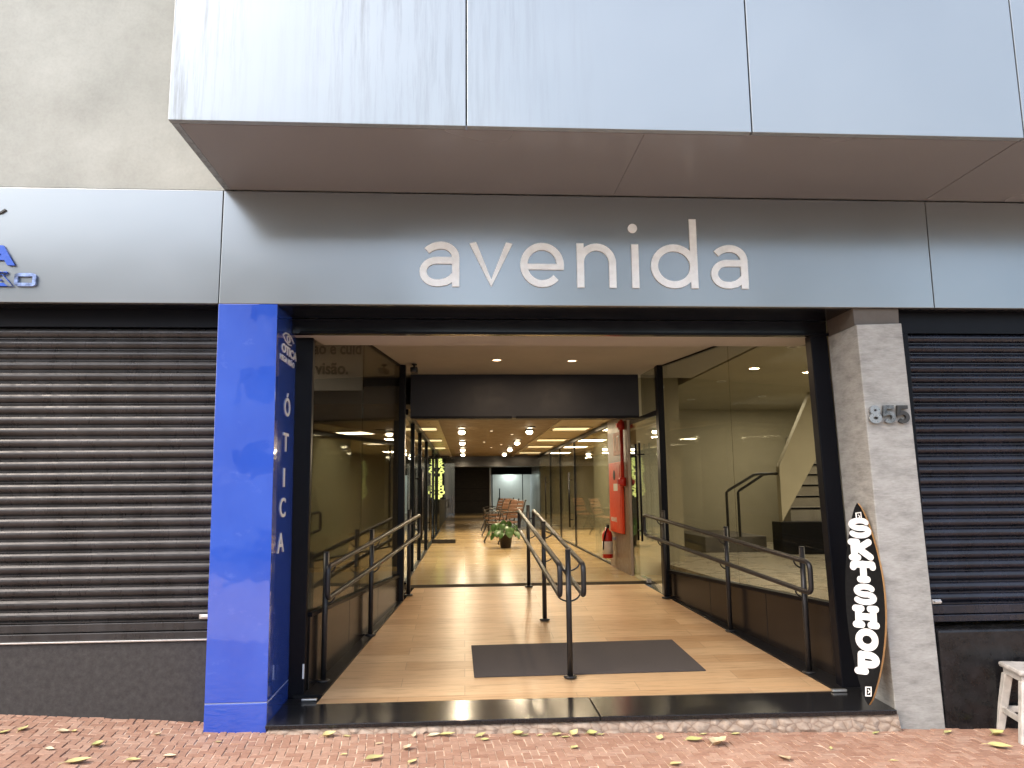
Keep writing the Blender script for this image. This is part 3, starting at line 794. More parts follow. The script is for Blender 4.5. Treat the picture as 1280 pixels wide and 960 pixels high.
def mk(ch, p0, p1):
    m = MB(); W = px(p1) - px(p0); fr = FR_F(px(p0), 1.390); w = W_
    if ch == 'a': letter_a(m, fr, W)
    if ch == 'v':
        m.stroke([(w * .5, XH), (W / 2, .002), (W - w * .5, XH)], w, fr, 0, .010)
        m.v = [(v[0], v[1], min(max(v[2], 1.390), 1.390 + XH)) for v in m.v]
    if ch == 'e':
        m.stroke(arc(W / 2, XH / 2, W / 2 - w / 2, XH / 2 - w / 2, -4, 318, 40), w, fr, 0, .010)
        m.stroke([(w * .6, XH * .46), (W - w * .02, XH * .46)], w * .82, fr, .0004, .0096)
    if ch == 'n':
        m.stroke([(w / 2, 0), (w / 2, XH)], w, fr, 0, .010)
        m.stroke([(w / 2, XH * .5)] + arc(W / 2, XH * .56, W / 2 - w / 2, XH * .44 - w / 2, 175, 0, 18) + [(W - w / 2, 0)], w, fr, .0004, .0096)
    if ch == 'i':
        m.stroke([(W / 2, 0), (W / 2, XH - .003)], w, fr, 0, .010); m.disc((W / 2 - .012, .432), .033, fr, 0, .010)
    if ch == 'd':
        m.stroke(arc(W / 2 - .004, XH / 2, W / 2 - w / 2, XH / 2 - w / 2, 0, 360, 40)[:-1], w, fr, 0, .0096, True)
        m.stroke([(W - w / 2, 0), (W - w / 2, .505)], w, fr, .0004, .010)
    m.build('letter', M['letterwhite'], sg)


for ch, a, b in (('a', 524.1, 572.9), ('v', 585, 639), ('e', 648, 702.3), ('n', 718.5, 767.7), ('i', 787, 797), ('d', 812.6, 871.2), ('a', 888, 935.5)): mk(ch, a, b)

hn = thing('house_number', (2.94, 4.99, .44), 'metal house number 855 fixed to the concrete pillar', 'house number')
for i, (ch, mm) in enumerate((('8', 'numlight'), ('5', 'nummid'), ('5', 'darkletter'))):
    x0 = 2.795 + i * .1; m = MB(); fr = lambda u, v, d, x0=x0: (x0 + u, 4.994 - d, .438 + v)
    if ch == '8':
        m.stroke(arc(.045, .088, .024, .021, 0, 360, 24)[:-1], .026, fr, 0, .02, True); m.stroke(arc(.045, .034, .031, .024, 0, 360, 24)[:-1], .027, fr, .0004, .0196, True)
    else:
        m.stroke([(.080, .110), (.018, .110), (.013, .062)] + arc(.043, .040, .034, .030, 120, -140, 18), .025, fr, 0, .02)
    m.build('digit', M[mm], hn)
ls = thing('shop_sign', (-3.1, 4.99, 1.37), 'blue letters A and ÃO of a cut off sign on the fascia at far left', 'sign')
textmesh('letter', 'A', .175, M['bluel'], ls, lambda u, v, d: (-3.175 + u * 1.4, 4.998 - d, 1.517 + v), .018, .008)
textmesh('letter', 'Ã', .105, M['bluel'], ls, lambda u, v, d: (-3.145 + u * 2.0, 4.998 - d, 1.371 + v), .018, .004)
MB().stroke(arc(-2.865, 1.435, .018, .01, 0, 90, 5) + arc(-2.945, 1.435, .018, .01, 90, 180, 5) + arc(-2.945, 1.388, .018, .01, 180, 270, 5) + arc(-2.865, 1.388, .018, .01, 270, 355, 5), .022, lambda u, v, d: (u, 4.998 - d, v), 0, .018, True).build('letter', M['bluechrome'], ls)
MB().stroke([(-3.14, 1.868), (-3.10, 1.878), (-3.075, 1.898)], .012, lambda u, v, d: (u, 4.998 - d, v), 0, .01).build('emblem', M['darkletter'], ls)

cs = thing('column_sign', (-1.24, 5.3, .2), 'vertical white lettering ÓTICA with eye emblem on the side of the blue column', 'sign')
cx_ = lambda z: lerp(-1.238, -1.262, (z + 1.3) / 2.56) + .0015
frs = lambda yc, z0: (lambda u, v, d: (cx_(z0 + v) + d, yc + u, z0 + v))
for ch, zc, yc, w in (('Ó', .535, 5.345, .17), ('T', .285, 5.325, .16), ('I', .04, 5.30, .05), ('C', -.165, 5.28, .17), ('A', -.40, 5.25, .19)):
    sc_ = {'Ó': .145, 'T': .115, 'I': .03, 'C': .125, 'A': .14}[ch]
    textmesh('letter', ch, .185, M['white'], cs, lambda u, v, d, zc=zc, yc=yc, w=w, sc_=sc_: (cx_(zc + v) + d, yc - w / 2 + u * w / sc_, zc + v), .003, .002)
e = MB(); fe0 = frs(5.33, 1.085); fe = lambda u, v, d: fe0(u * 3, v * 1.25, d)
e.stroke([(-.055, 0), (-.03, .022), (0, .03), (.03, .022), (.055, 0)], .007, fe, 0, .003); e.stroke([(-.055, 0), (-.03, -.022), (0, -.03), (.03, -.022)], .006, fe, 0, .003)
e.stroke(arc(0, 0, .014, .018, 0, 360, 16)[:-1], .008, fe, 0, .0025, True)
e.build('emblem', M['white'], cs)
textmesh('lettering', 'OTICA', .085, M['white'], cs, lambda u, v, d: (cx_(.98) + d, 5.14 + u * 1.75, .968 + v), .003, .0022)
textmesh('lettering', 'MEGA VISÃO', .055, M['white'], cs, lambda u, v, d: (cx_(.92) + d, 5.10 + u * 1.35, .905 + v), .003, .0006)

# board with wall text inside the optical shop, seen through the glass
tb = thing('text_board', (-1.3, 6.95, 1.1), 'grey board with dark words behind the upper left glass pane', 'sign')
MB().box(-1.75, -.96, 7.0, 7.03, .94, 1.395).build('board', M['greyboard'], tb)
textmesh('lettering', 'ão e cuid', .148, M['darkletter'], tb, lambda u, v, d: (-1.42 + u * .83, 6.998 - d, 1.285 + v * 1.08), .006, .0036)
textmesh('lettering', 'visão.', .148, M['darkletter'], tb, lambda u, v, d: (-1.40 + u * .93, 6.998 - d, 1.095 + v * 1.08), .006, .0036)

# glowing vertical sign of the shop on the left of the corridor
ng = thing('neon_sign', (-.60, 19.6, .9), 'vertical glowing pale yellow letters at the left corridor shopfront', 'sign')
MB().box(-.735, -.50, 19.74, 19.78, -.22, .86).build('backing', M['black'], ng)
for i, ch in enumerate('SKATESHOP'):
    textmesh('letter', ch, .16, M['neon'], ng, lambda u, v, d, i=i: (-.69 + u * 1.25, 19.735 - d, .735 - i * .117 + v * .9), .01, .010)

# ------------------------------------------------------------------ longboard
lb = thing('longboard', (0, 0, 0), 'black pintail longboard with white letters SKTSHOP leaning on the concrete pillar', 'longboard')
ORG[lb.name] = Vector()
L_, Wd = 1.31, .26
bot, top = Vector((2.665, 4.99, -1.415)), Vector((2.765, 5.13, -.085))
up = (top - bot).normalized(); nrm = Vector((-math.sin(R(52)), -math.cos(R(52)), 0)); nrm = (nrm - up * nrm.dot(up)).normalized(); rt = up.cross(nrm)
if rt.x < 0: rt = -rt
half = lambda t: Wd / 2 * (math.sin(math.pi * min(max(t, 0), 1)) ** .72)
N_ = 44; deck = MB(); edge = MB(); vs = []
for i in range(N_ + 1):
    t = i / N_; z = t * L_; hwid = half(t) + .0015
    bow = .035 * (2 * t - 1) ** 2
    for k in range(5):
        u = (k / 2 - 1); vs.append((u * hwid, bow + .008 * u * u, z))
fr_b = lambda p, d: p[1] + d


def sheet(d0, d1, sc_=1.):
    m = MB(); V = [(x * sc_, -(y) - d0, z) for x, y, z in vs] + [(x * sc_, -(y) - d1, z) for x, y, z in vs]; n = len(vs); F = []
    for i in range(N_):
        for k in range(4):
            a = i * 5 + k; F += [(a, a + 1, a + 6, a + 5), (n + a, n + a + 5, n + a + 6, n + a + 1)]
        for a, b in ((i * 5, i * 5 + 5), (i * 5 + 9, i * 5 + 4)): F.append((a, b, n + b, n + a))
    return m.add(V, F, False)


sheet(-.026, 0).build('deck', M['ply'], lb, 0, True)
sheet(.0004, .0022, .992).build('grip_face', M['grip'], lb, 0, True)


def bmap(u, v, d): 
    t = v / L_; return (u, -(.035 * (2 * t - 1) ** 2 + .008 * (u / max(half(t), .02)) ** 2) - .0023 - d, v)


def fat(paths, z0, wl, h, w):
    m = MB(); q = 0
    for pts in paths:
        P2 = [(u * wl, z0 + v * h) for u, v in pts]
        m.stroke(P2, w, bmap, 0 + q * .0003, .0016 + q * .0003)
        for p in (P2[0], P2[-1]): m.disc(p, w / 2, bmap, 0, .0017 + q * .0003, 12)
        q += 1
    m.build('letter', M['white'], lb, 0, True)


def sarc(): return arc(0, .73, .36, .25, 25, 270, 14) + arc(0, .25, .40, .25, 90, -155, 14)[1:]


GL = {'S': [sarc()], 'K': [[(-.34, 0), (-.34, 1)], [(-.3, .45), (.34, .98)], [(-.12, .55), (.38, .02)], [(-.45, 0), (-.2, 0)], [(-.45, 1), (-.2, 1)]],
      'T': [[(0, 0), (0, 1)], [(-.42, .97), (.42, .97)], [(-.42, .97), (-.44, .8)], [(.42, .97), (.44, .8)], [(-.16, .02), (.16, .02)]],
      'H': [[(-.33, 0), (-.33, 1)], [(.33, 0), (.33, 1)], [(-.33, .5), (.33, .5)], [(-.45, 0), (-.2, 0)], [(.2, 0), (.45, 0)], [(-.45, 1), (-.2, 1)], [(.2, 1), (.45, 1)]],
      'O': [arc(0, .5, .36, .48, 0, 360, 24)], 'P': [[(-.28, 0), (-.28, 1)], [(-.28, .98)] + arc(.06, .7, .32, .28, 90, -90, 12) + [(-.28, .42)], [(-.42, 0), (-.12, 0)]]}
for i, ch in enumerate('SKTSHOP'):
    fat(GL[ch], 1.09 - i * .1475, .150, .104, .038 if ch == 'S' else .045)
for zc in (1.218, .082):
    m = MB(); m.stroke([(-.017, zc - .028), (.017, zc - .024), (.017, zc + .028), (-.017, zc + .024)], .007, bmap, 0, .0015, True); m.stroke([(-.004, zc - .012), (.008, zc), (-.004, zc + .012)], .006, bmap, .0003, .0016)
    m.build('emblem', M['white'], lb, 0, True)
lb.matrix_world = Matrix(((rt.x, -nrm.x, up.x, bot.x), (rt.y, -nrm.y, up.y, bot.y), (rt.z, -nrm.z, up.z, bot.z), (0, 0, 0, 1)))

# ------------------------------------------------------------------ plastic stool at the right edge
st = thing('step_stool', (3.70, 4.80, gz(3.66)), 'grubby white plastic stool on the pavement at the right edge', 'stool')
ORG[st.name] = Vector()
H = .44
seat = MB().box(-.185, .185, -.15, .15, H - .035, H).build('seat', M['dirtywhite'], st, .014, True)
MB().box(-.165, .165, -.13, .13, H - .075, H - .036).build('seat_rim', M['dirtywhite'], st, .004, True)
for a in (-1, 1):
    for b in (-1, 1):
        tx, ty, bx_, by = a * .145, b * .115, a * .205, b * .165; w = .024
        MB().hexa([(bx_ - w, by - w, 0), (bx_ + w, by - w, 0), (bx_ + w, by + w, 0), (bx_ - w, by + w, 0)], [(tx - w * 1.1, ty - w * 1.1, H - .07), (tx + w * 1.1, ty - w * 1.1, H - .07), (tx + w * 1.1, ty + w * 1.1, H - .07), (tx - w * 1.1, ty + w * 1.1, H - .07)]).build('leg', M['dirtywhite'], st, .006, True)
for b in (-1, 1):
    MB().box(-.17, .17, b * .150 - .01, b * .150 + .01, .115, .155).build('stretcher', M['dirtywhite'], st, .004, True)
    MB().box(b * .185 - .01, b * .185 + .01, -.14, .14, .116, .154).build('stretcher', M['dirtywhite'], st, .004, True)
st.rotation_euler.z = R(-14)

# ------------------------------------------------------------------ fallen leaves
LV = []
for k in range(4):
    r2 = random.Random(k + 3); m = MB(); n = 9; vs = []
    Ln, Wl = .085, [.017, .024, .03, .021][k]; curl = [.5, -.3, .85, .3][k]
    for i in range(n):
        t = i / (n - 1); w = Wl * math.sin(math.pi * t ** .8) + .0006; x = (t - .5) * Ln
        zc = .004 + abs(curl) * .09 * (t - .4) ** 2 + .002 * math.sin(5 * t + k)
        for u in (-1, 0, 1): vs.append((x, u * w + .01 * curl * math.sin(3 * t), zc + abs(u) * w * (.35 + .5 * abs(curl))))
    m.add(vs, [(i * 3 + j, i * 3 + j + 1, i * 3 + j + 4, i * 3 + j + 3) for i in range(n - 1) for j in (0, 1)], True)
    m.tube([(-Ln / 2, 0, .004 + abs(curl) * .0145), (-Ln / 2 - .018, .003, .003)], .0009, 5)
    LV.append(m)
spots = []


def onground(x, y):                          # where a line of sight through pixel (x, y) meets the pavement
    F = 932.186; pi, ya, ro = .141657205, .0639493894, -.0094440997
    fw = Vector((math.sin(ya) * math.cos(pi), math.cos(ya) * math.cos(pi), math.sin(pi))); r = Vector((math.cos(ya), -math.sin(ya), 0)); u = r.cross(fw)
    r2 = math.cos(ro) * r + math.sin(ro) * u; u2 = -math.sin(ro) * r + math.cos(ro) * u
    d = (x - 640) / F * r2 - (y - 480) / F * u2 + fw; z = -1.5
    for _ in range(6): p = d * (z / d.z); z = gz(p.x)
    return p


leafpx = [(44, 897, 1.1, 80), (84, 913, .9, 35), (104, 909, .5, 0), (5, 917, .7, 20), (62, 938, .7, 0), (122, 934, .9, 10), (97, 955, 1.5, 30), (166, 953, .9, 15), (212, 947, .9, 20), (209, 911, .5, 30), (273, 929, .5, 0),
          (418, 910, .8, 10), (440, 909, .6, 0), (520, 912, .9, 60), (543, 915, 1.0, 10), (560, 908, 1.2, 15), (600, 907, .9, 30), (606, 926, .6, 10), (474, 931, .6, 0), (510, 938, .7, 20), (468, 951, 1.2, 30), (516, 955, .9, 40), (430, 945, .5, 0),
          (645, 910, .8, 0), (674, 918, .5, 20), (692, 910, .9, 10), (714, 911, .9, 40), (736, 913, .8, 0), (707, 923, .7, 10), (718, 936, .7, 70), (750, 918, .6, 0), (826, 925, .6, 50), (868, 927, 1.1, 5), (875, 915, .6, 0), (900, 933, 1.25, 20), (912, 912, .7, 0),
          (1039, 937, .5, 60), (980, 950, 1.1, 95), (845, 957, .8, 0), (1182, 916, .8, 10), (1248, 921, 1.2, -10), (1250, 936, 1.4, -8), (1118, 953, .6, 20), (653, 899, .6, 10), (1075, 897, .6, 10)]
lm = [m.build('fallen_leaf', M['leaf']) for m in LV]
for i, (x, y, s_, a) in enumerate(leafpx):
    p = onground(x, y)
    if y < 903: p = onground(x, 906)
    o = lm[i] if i < 4 else lm[rnd.randrange(4)].copy()
    if i >= 4: COL.objects.link(o)
    p.y = min(p.y, 4.90)
    o.location = (p.x, p.y, gz(p.x) + .003); s_ *= rnd.uniform(.95, 1.15); o.scale = (s_ * rnd.uniform(.9, 1.1), s_ * rnd.uniform(.9, 1.3), s_)
    o.rotation_euler = (rnd.uniform(-.12, .12), rnd.uniform(-.1, .1), R(a + rnd.uniform(-25, 25)))
    tag(o, 'small dry yellow green leaf fallen on the red brick pavement', 'leaf', 'fallen leaves on the pavement')

# ------------------------------------------------------------------ ceiling fittings
def downlight(x, y, z, lit, label, group):
    t = thing('downlight', (x, y, z), label, 'ceiling light', group)
    MB().lathe([(.062, 0), (.062, -.006), (.05, -.010), (.046, -.004)], (x, y, z), 24).build('ring', M['white'], t)
    MB().lathe([(.045, -.0045), (.0449, -.0060)], (x, y, z), 20).build('lens', M['downlit'] if lit else M['downoff'], t)
    return t


downlight(.347, 7.96, 1.4045, True, 'warm recessed downlight above the ramp, left one of the lit pair', 'downlights in the entrance ceiling')
downlight(1.174, 8.0, 1.4045, True, 'warm recessed downlight above the ramp, right one of the lit pair', 'downlights in the entrance ceiling')
for i, (x, y) in enumerate(((3.3, 7.2), (4.2, 8.6), (3.4, 9.6), (4.6, 11.2), (5.4, 9.8), (3.6, 11.6))):
    downlight(x, y, 1.4095, False, 'unlit recessed downlight in the staircase hall ceiling behind the right glass', 'unlit downlights of the staircase hall')
names = ['first', 'second', 'third', 'fourth']


def spot(x, y, z, label, grp):
    t = thing('track_spotlight', (x, y, z), label, 'spotlight', grp)
    MB().box(x - .055, x + .055, y - .45, y + .25, z - .012, z - .0005).build('recess_plate', M['black'], t)
    MB().lathe([(.066, -.012), (.070, -.03), (.066, -.036), (.058, -.036)], (x, y, z), 18).build('housing', M['black'], t)
    MB().lathe([(.048, -.0365), (.056, -.05), (.053, -.068), (.036, -.085), (.016, -.091), (.004, -.092)], (x, y, z), 16).build('bulb', M['lamp'], t)
    return t


for sx_, side in ((-.05, 'left'), (1.06, 'right')):
    for i, y in enumerate((12.2, 15.1, 17.6, 20.0)):
        spot(sx_, y, 1.0, 'glowing round spotlight, %s from the entrance in the %s ceiling row' % (names[i], side), 'spotlights in the corridor ceiling')
for i, y in enumerate((12.4, 15.2, 17.5, 20.3)):  # added glowing patches imitating reflected lamplight, not fittings
    t = thing('ceiling_glow_patch', (1.8, y, 1.01), 'wide painted glow patch on the ceiling right of the spotlights, %s from the entrance' % names[i], 'ceiling light', 'painted glow patches in the corridor ceiling')
    MB().box(1.50, 2.06, y - .28, y + .28, 1.008, 1.019).build('glow_plate', M['glow_patch'], t)
    MB().box(1.46, 2.10, y - .32, y - .281, 1.004, 1.0195).box(1.46, 2.10, y + .281, y + .32, 1.004, 1.0195).build('trim', M['ceiloff'], t)
for i, y in enumerate((12.3, 15.1, 17.8)):
    t = thing('ceiling_glow_patch', (-.59, y, 1.01), 'narrow painted glow patch on the ceiling by the left shopfront, %s from the entrance' % names[i], 'ceiling light', 'painted glow patches in the corridor ceiling')
    MB().box(-.72, -.47, y - .28, y + .28, 1.008, 1.019).build('glow_plate', M['glow_patch'], t)
    MB().box(-.74, -.45, y - .32, y - .281, 1.004, 1.0195).box(-.74, -.45, y + .281, y + .32, 1.004, 1.0195).build('trim', M['ceiloff'], t)
for i, (x, y) in enumerate(((.45, 12.6), (.4, 15.5), (.62, 17.5), (.85, 13.4), (.8, 16.4))):
    o = MB().lathe([(.022, 0), (.024, -.006), (.004, -.008)], (x, y, .9995), 14).build('pinhole_light', M['tinyled'])
    tag(o, 'tiny glowing pinhole light between the two rows of corridor spotlights', 'ceiling light', 'pinhole lights in the corridor ceiling')
cam_ = thing('security_camera', (-.56, 8.25, 1.405), 'small black security camera under the entrance ceiling left of the header beam', 'camera')
MB().lathe([(.03, 0), (.03, -.012), (.012, -.02), (.012, -.045)], (-.56, 8.25, 1.405), 14).build('bracket', M['black_plastic'], cam_)
MB().box(-.60, -.52, 8.17, 8.31, 1.30, 1.362).build('body', M['black_plastic'], cam_, .012)
MB().lathe([(.022, 0), (.022, -.012), (.016, -.014)], (-.56, 8.1695, 1.331), 14, 'y').build('lens', M['winglass'], cam_)

# ------------------------------------------------------------------ hydrant, pipe, extinguisher
P(MB().box(2.165, 2.20, 9.84, 11.22, -1.115, 1.02), 'hydrant_pier', plain('taupe_pier', (.20, .15, .115), .4))
hy = thing('hydrant_cabinet', (2.15, 10.4, -.6), 'orange red fire hydrant cabinet on the pier right of the corridor', 'hydrant cabinet')
MB().box(2.125, 2.164, 10.14, 10.98, -.60, .38).build('cabinet', M['orange'], hy, .008)
MB().box(2.119, 2.1245, 10.20, 10.92, -.56, .34).build('door', M['orange'], hy, .004)
MB().box(2.115, 2.1185, 10.34, 10.62, -.02, .08).build('notice', M['white'], hy)
MB().lathe([(.07, 0), (.07, -.004)], (2.1185, 10.56, .20), 20, 'x').build('gauge_window', M['black'], hy)
textmesh('lettering', 'HIDRANTE', .085, M['white'], hy, lambda u, v, d: (2.1182 - d, 10.86 - u, -.45 + v), .002, .001)
hs = thing('hydrant_sign', (2.15, 10.5, .6), 'pale square fire safety sign above the orange hydrant cabinet', 'sign')
MB().box(2.155, 2.1645, 10.25, 10.75, .48, .80).build('plate', plain('salmon_plate', (.55, .24, .16), .5), hs)
MB().stroke([(10.35, .54), (10.35, .74), (10.48, .74)], .02, lambda u, v, d: (2.1548 - d, u, v), 0, .003).stroke(arc(10.61, .64, .05, .09, 0, 360, 16)[:-1], .02, lambda u, v, d: (2.1548 - d, u, v), 0, .003, True).build('pictogram', M['white'], hs)
rp_ = thing('fire_pipe', (2.10, 9.86, .4), 'thick red vertical fire pipe with couplings beside the hydrant cabinet', 'pipe')
MB().tube([(2.125, 10.02, .06), (2.125, 10.02, 1.0)], .024, 12).build('pipe', M['red'], rp_)
for z in (.10, .86): MB().lathe([(.026, -.06), (.045, -.055), (.045, .055), (.026, .06)], (2.125, 10.02, z), 16).box(2.055, 2.10, 9.98, 10.06, z - .03, z + .03).build('coupling', M['red'], rp_)
fe_ = thing('fire_extinguisher', (2.06, 11.0, -1.0), 'red fire extinguisher with white label hanging below the hydrant cabinet', 'fire extinguisher')
MB().lathe([(.06, 0), (.075, .012), (.075, .33), (.06, .375), (.03, .40), (.028, .43)], (2.06, 10.9, -.98), 22).build('cylinder', M['red'], fe_)
MB().lathe([(.0757, .06), (.0762, .06), (.0762, .24), (.0757, .24)], (2.06, 10.9, -.98), 22).build('label_sheet', M['white'], fe_)
MB().box(2.045, 2.075, 10.82, 10.93, -.552, -.50).build('valve', M['black'], fe_, .005)
MB().tube([(2.06, 10.84, -.53), (2.02, 10.80, -.60), (1.99, 10.83, -.75), (1.99, 10.86, -.86)], .010, 8).build('hose', M['black'], fe_)
MB().box(2.13, 2.164, 10.87, 10.93, -.72, -.68).build('hook', M['steel'], fe_)

# ------------------------------------------------------------------ potted plant
pp = thing('potted_plant', (.80, 14.9, -1.1165), 'leafy green plant in a dark pot standing in front of the wooden chairs', 'plant')
MB().lathe([(.085, 0), (.10, .01), (.135, .24), (.145, .245), (.145, .275), (.125, .275), (.122, .25)], (.80, 14.9, -1.1165), 26).build('pot', M['pot'], pp)
MB().lathe([(.123, .245), (.06, .255), (.01, .257)], (.80, 14.9, -1.1165), 20).build('soil', M['soil'], pp)
fo = MB(); r2 = random.Random(5)
for i in range(46):
    a = r2.uniform(0, 2 * math.pi); el = r2.uniform(.1, 1.35); ln = r2.uniform(.16, .30)
    d = Vector((math.cos(a) * math.cos(el), math.sin(a) * math.cos(el), math.sin(el)))
    b0 = Vector((.80, 14.9, -.86)) + Vector((math.cos(a), math.sin(a), 0)) * r2.uniform(0, .06); tip = b0 + d * ln
    fo.tube([b0, b0 + d * ln * .5 + Vector((0, 0, .02)), tip], .004, 5)
    lw, ll = r2.uniform(.05, .075), r2.uniform(.12, .18); fwd = (Vector((d.x, d.y, -.35 - r2.random() * .4))).normalized(); sd = fwd.cross(Vector((0, 0, 1))).normalized(); upn = sd.cross(fwd)
    vs = []
    for j in range(6):
        t = j / 5; w = lw * math.sin(math.pi * (t * .92 + .06)) ** .8
        c = tip + fwd * ll * t + upn * (-.05 * t * t)
        for u in (-1, 0, 1): vs.append(c + sd * w * u + upn * abs(u) * w * .3)
    fo.add(vs, [(j * 3 + k, j * 3 + k + 1, j * 3 + k + 4, j * 3 + k + 3) for j in range(5) for k in (0, 1)], True)
fo.build('foliage', M['plant'], pp, 0, False, False)

# ------------------------------------------------------------------ wooden chairs with curled iron legs
def make_chair(loc, label):
    t = thing('iron_chair', loc, label, 'chair', 'wood and iron chairs along the corridor'); ORG[t.name] = Vector()
    s = MB()                                              # faces -X; seat slats run along Y
    for k in range(6): s.box(-.24 + k * .078, -.24 + k * .078 + .062, -.30, .30, .415 + .01 * abs(k - 2), .437 + .01 * abs(k - 2))
    s.build('seat', M['wood'], t, .006, True)
    b = MB()
    for k in range(5):
        z = .53 + k * .075; x = .235 + k * .022
        hw = .30 - (.05 if k == 4 else 0)
        b.hexa([(x, -hw, z), (x + .02, -hw, z), (x + .02, hw, z), (x, hw, z)], [(x + .016, -hw + .01, z + .06), (x + .036, -hw + .01, z + .06), (x + .036, hw - .01, z + .06), (x + .016, hw - .01, z + .06)])
    b.build('backrest', M['wood'], t, .006, True)
    for y in (-.30, .30):
        MB().tube([(-.30, y, .012), (-.33, y, .03), (-.31, y, .06), (-.26, y, .14), (-.20, y, .24), (-.21, y, .34), (-.25, y, .41)], .017, 8).build('leg', M['iron'], t, 0, True)
        MB().tube([(.33, y, .012), (.35, y, .04), (.31, y, .10), (.24, y, .22), (.20, y, .34), (.22, y, .44), (.27, y, .62), (.34, y, .86), (.37, y, .91)], .017, 8).build('leg', M['iron'], t, 0, True)
        MB().tube([(.28, y, .64), (.12, y, .665), (-.12, y, .66), (-.24, y, .64), (-.27, y, .59), (-.24, y, .56), (-.21, y, .59)], .014, 8).tube([(-.24, y, .42), (-.20, y, .52), (-.22, y, .64)], .012, 8).build('armrest', M['iron'], t, 0, True)
        MB().tube([(-.24, y, .40), (0, y, .36), (.21, y, .40)], .012, 8).build('seat_support', M['iron'], t, 0, True)
    return t


ch0 = make_chair((.84, 16.2, -1.1165), 'wood slat chair with curled iron legs right behind the potted plant')
ch0.rotation_euler.z = R(28)
for y, x, l in ((18.6, .86, 'wood slat chair with iron legs, middle one of the corridor row'), (21.2, .9, 'wood slat chair with iron legs, farthest one of the corridor row')):
    c = copy_tree(ch0); c.location = (x, y, -1.1165); c.rotation_euler.z = R(34 if y < 20 else 40); c['label'] = l

# ------------------------------------------------------------------ staircase behind the right glass
sr = thing('staircase', (4.9, 10.9, -.95), 'cream walled staircase rising to the right behind the smoked glass', 'staircase')
Y0, Y1 = 11.0, 12.2
steps = MB()
nos = MB()
for i in range(8):
    nos.box(4.87 + .13 * i, 6.89, Y0 + .004 + i * .26, Y0 + .0195 + i * .26, -.49 + (i + 1) * .17, -.463 + (i + 1) * .17)
    steps.box(4.86 + .13 * i, 6.9 + .003 * i, Y0 + .02 + i * .26, Y0 + .02 + (i + 1) * .26 + .002 * i, -.948, -.46 + (i + 1) * .17)
steps.build('steps', plain('grey_terrazzo_step', (.30, .28, .24), .4), sr, .004)
nos.build('nosing', M['black'], sr)
f = lambda X, Z, Y: (X * Y / 10, Y, Z * Y / 10)
p4 = [(4.29, -.453), (5.06, .78), (5.06, 1.38), (4.80, 1.38), (4.29, .29)]
par = MB(); vs = [(x * 1.07, 10.7, z * 1.07) for x, z in p4] + [(x * 1.07, 10.82, z * 1.07) for x, z in p4]
vs = [(v[0], v[1], min(v[2], 1.408)) for v in vs]
n = 5; par.add(vs, [tuple(range(n)), tuple(reversed(range(n, 2 * n)))] + [(i, n + i, n + (i + 1) % n, (i + 1) % n) for i in range(n)])
par.build('parapet', M['parapet'], sr)
MB().box(4.55, 6.9, 10.66, 10.99, -.948, -.49).build('landing', M['black'], sr, .005)
MB().box(3.6, 4.54, 11.2, 13.0, -.948, -.72).build('lower_step', plain('grey_step', (.12, .11, .10), .5), sr, .005)
for dx, y in ((0, 10.75), (.32, 11.15)):
    MB().tube([(3.80 + dx, y, -.72), (3.80 + dx, y, -.06), (3.83 + dx, y, -.03), (4.22 + dx * .9, y, .19), (4.30 + dx * .7, y, .205), (4.58, y, .205)], .020, 10).build('handrail', M['rail'], sr)

# ------------------------------------------------------------------ across the street (seen in the reflections)
ob = thing('opposite_building', (-12, -22, -1.4), 'pale rendered building across the street', 'building')
MB().box(-26, -2.2, -26, -19, -1.95, 9.6).build('wall', M['facade2'], ob)
for fl in range(3):
    for c in range(7):
        x = -24.6 + c * 3.2; z = .2 + fl * 3.2
        fm = MB().box(x, x + 1.7, -19.0, -18.94, z, z + 1.6).build('window', M['white'], ob)
        MB().box(x + .08, x + 1.62, -18.939, -18.93, z + .08, z + 1.52).build('pane', M['winglass'], fm)
vn = thing('parked_van', (-6, -8.6, -1.55), 'white van parked across the road', 'van')
prof = [(-2.3, .35), (-2.3, 1.0), (-1.75, 1.15), (-1.15, 1.95), (2.2, 2.0), (2.3, 1.8), (2.3, .35)]
m = MB(); q = len(prof)
m.add([(-6 + x, y, -1.55 + z) for y in (-9.5, -7.8) for x, z in prof], [tuple(range(q)), tuple(reversed(range(q, 2 * q)))] + [(k, q + k, q + (k + 1) % q, (k + 1) % q) for k in range(q)])
m.build('body', M['white'], vn, .05)
MB().hexa([(-7.35, -7.795, -.42), (-6.1, -7.795, -.42), (-6.1, -7.78, -.42), (-7.35, -7.78, -.42)], [(-7.0, -7.795, .22), (-6.1, -7.795, .22), (-6.1, -7.78, .22), (-7.0, -7.78, .22)]).build('side_window', M['winglass'], vn)
for x in (-7.5, -4.6):
    MB().lathe([(.33, -.1), (.34, -.08), (.34, .08), (.33, .1)], (x, -7.85, -1.29), 24, 'y').build('wheel', M['black_plastic'], vn)


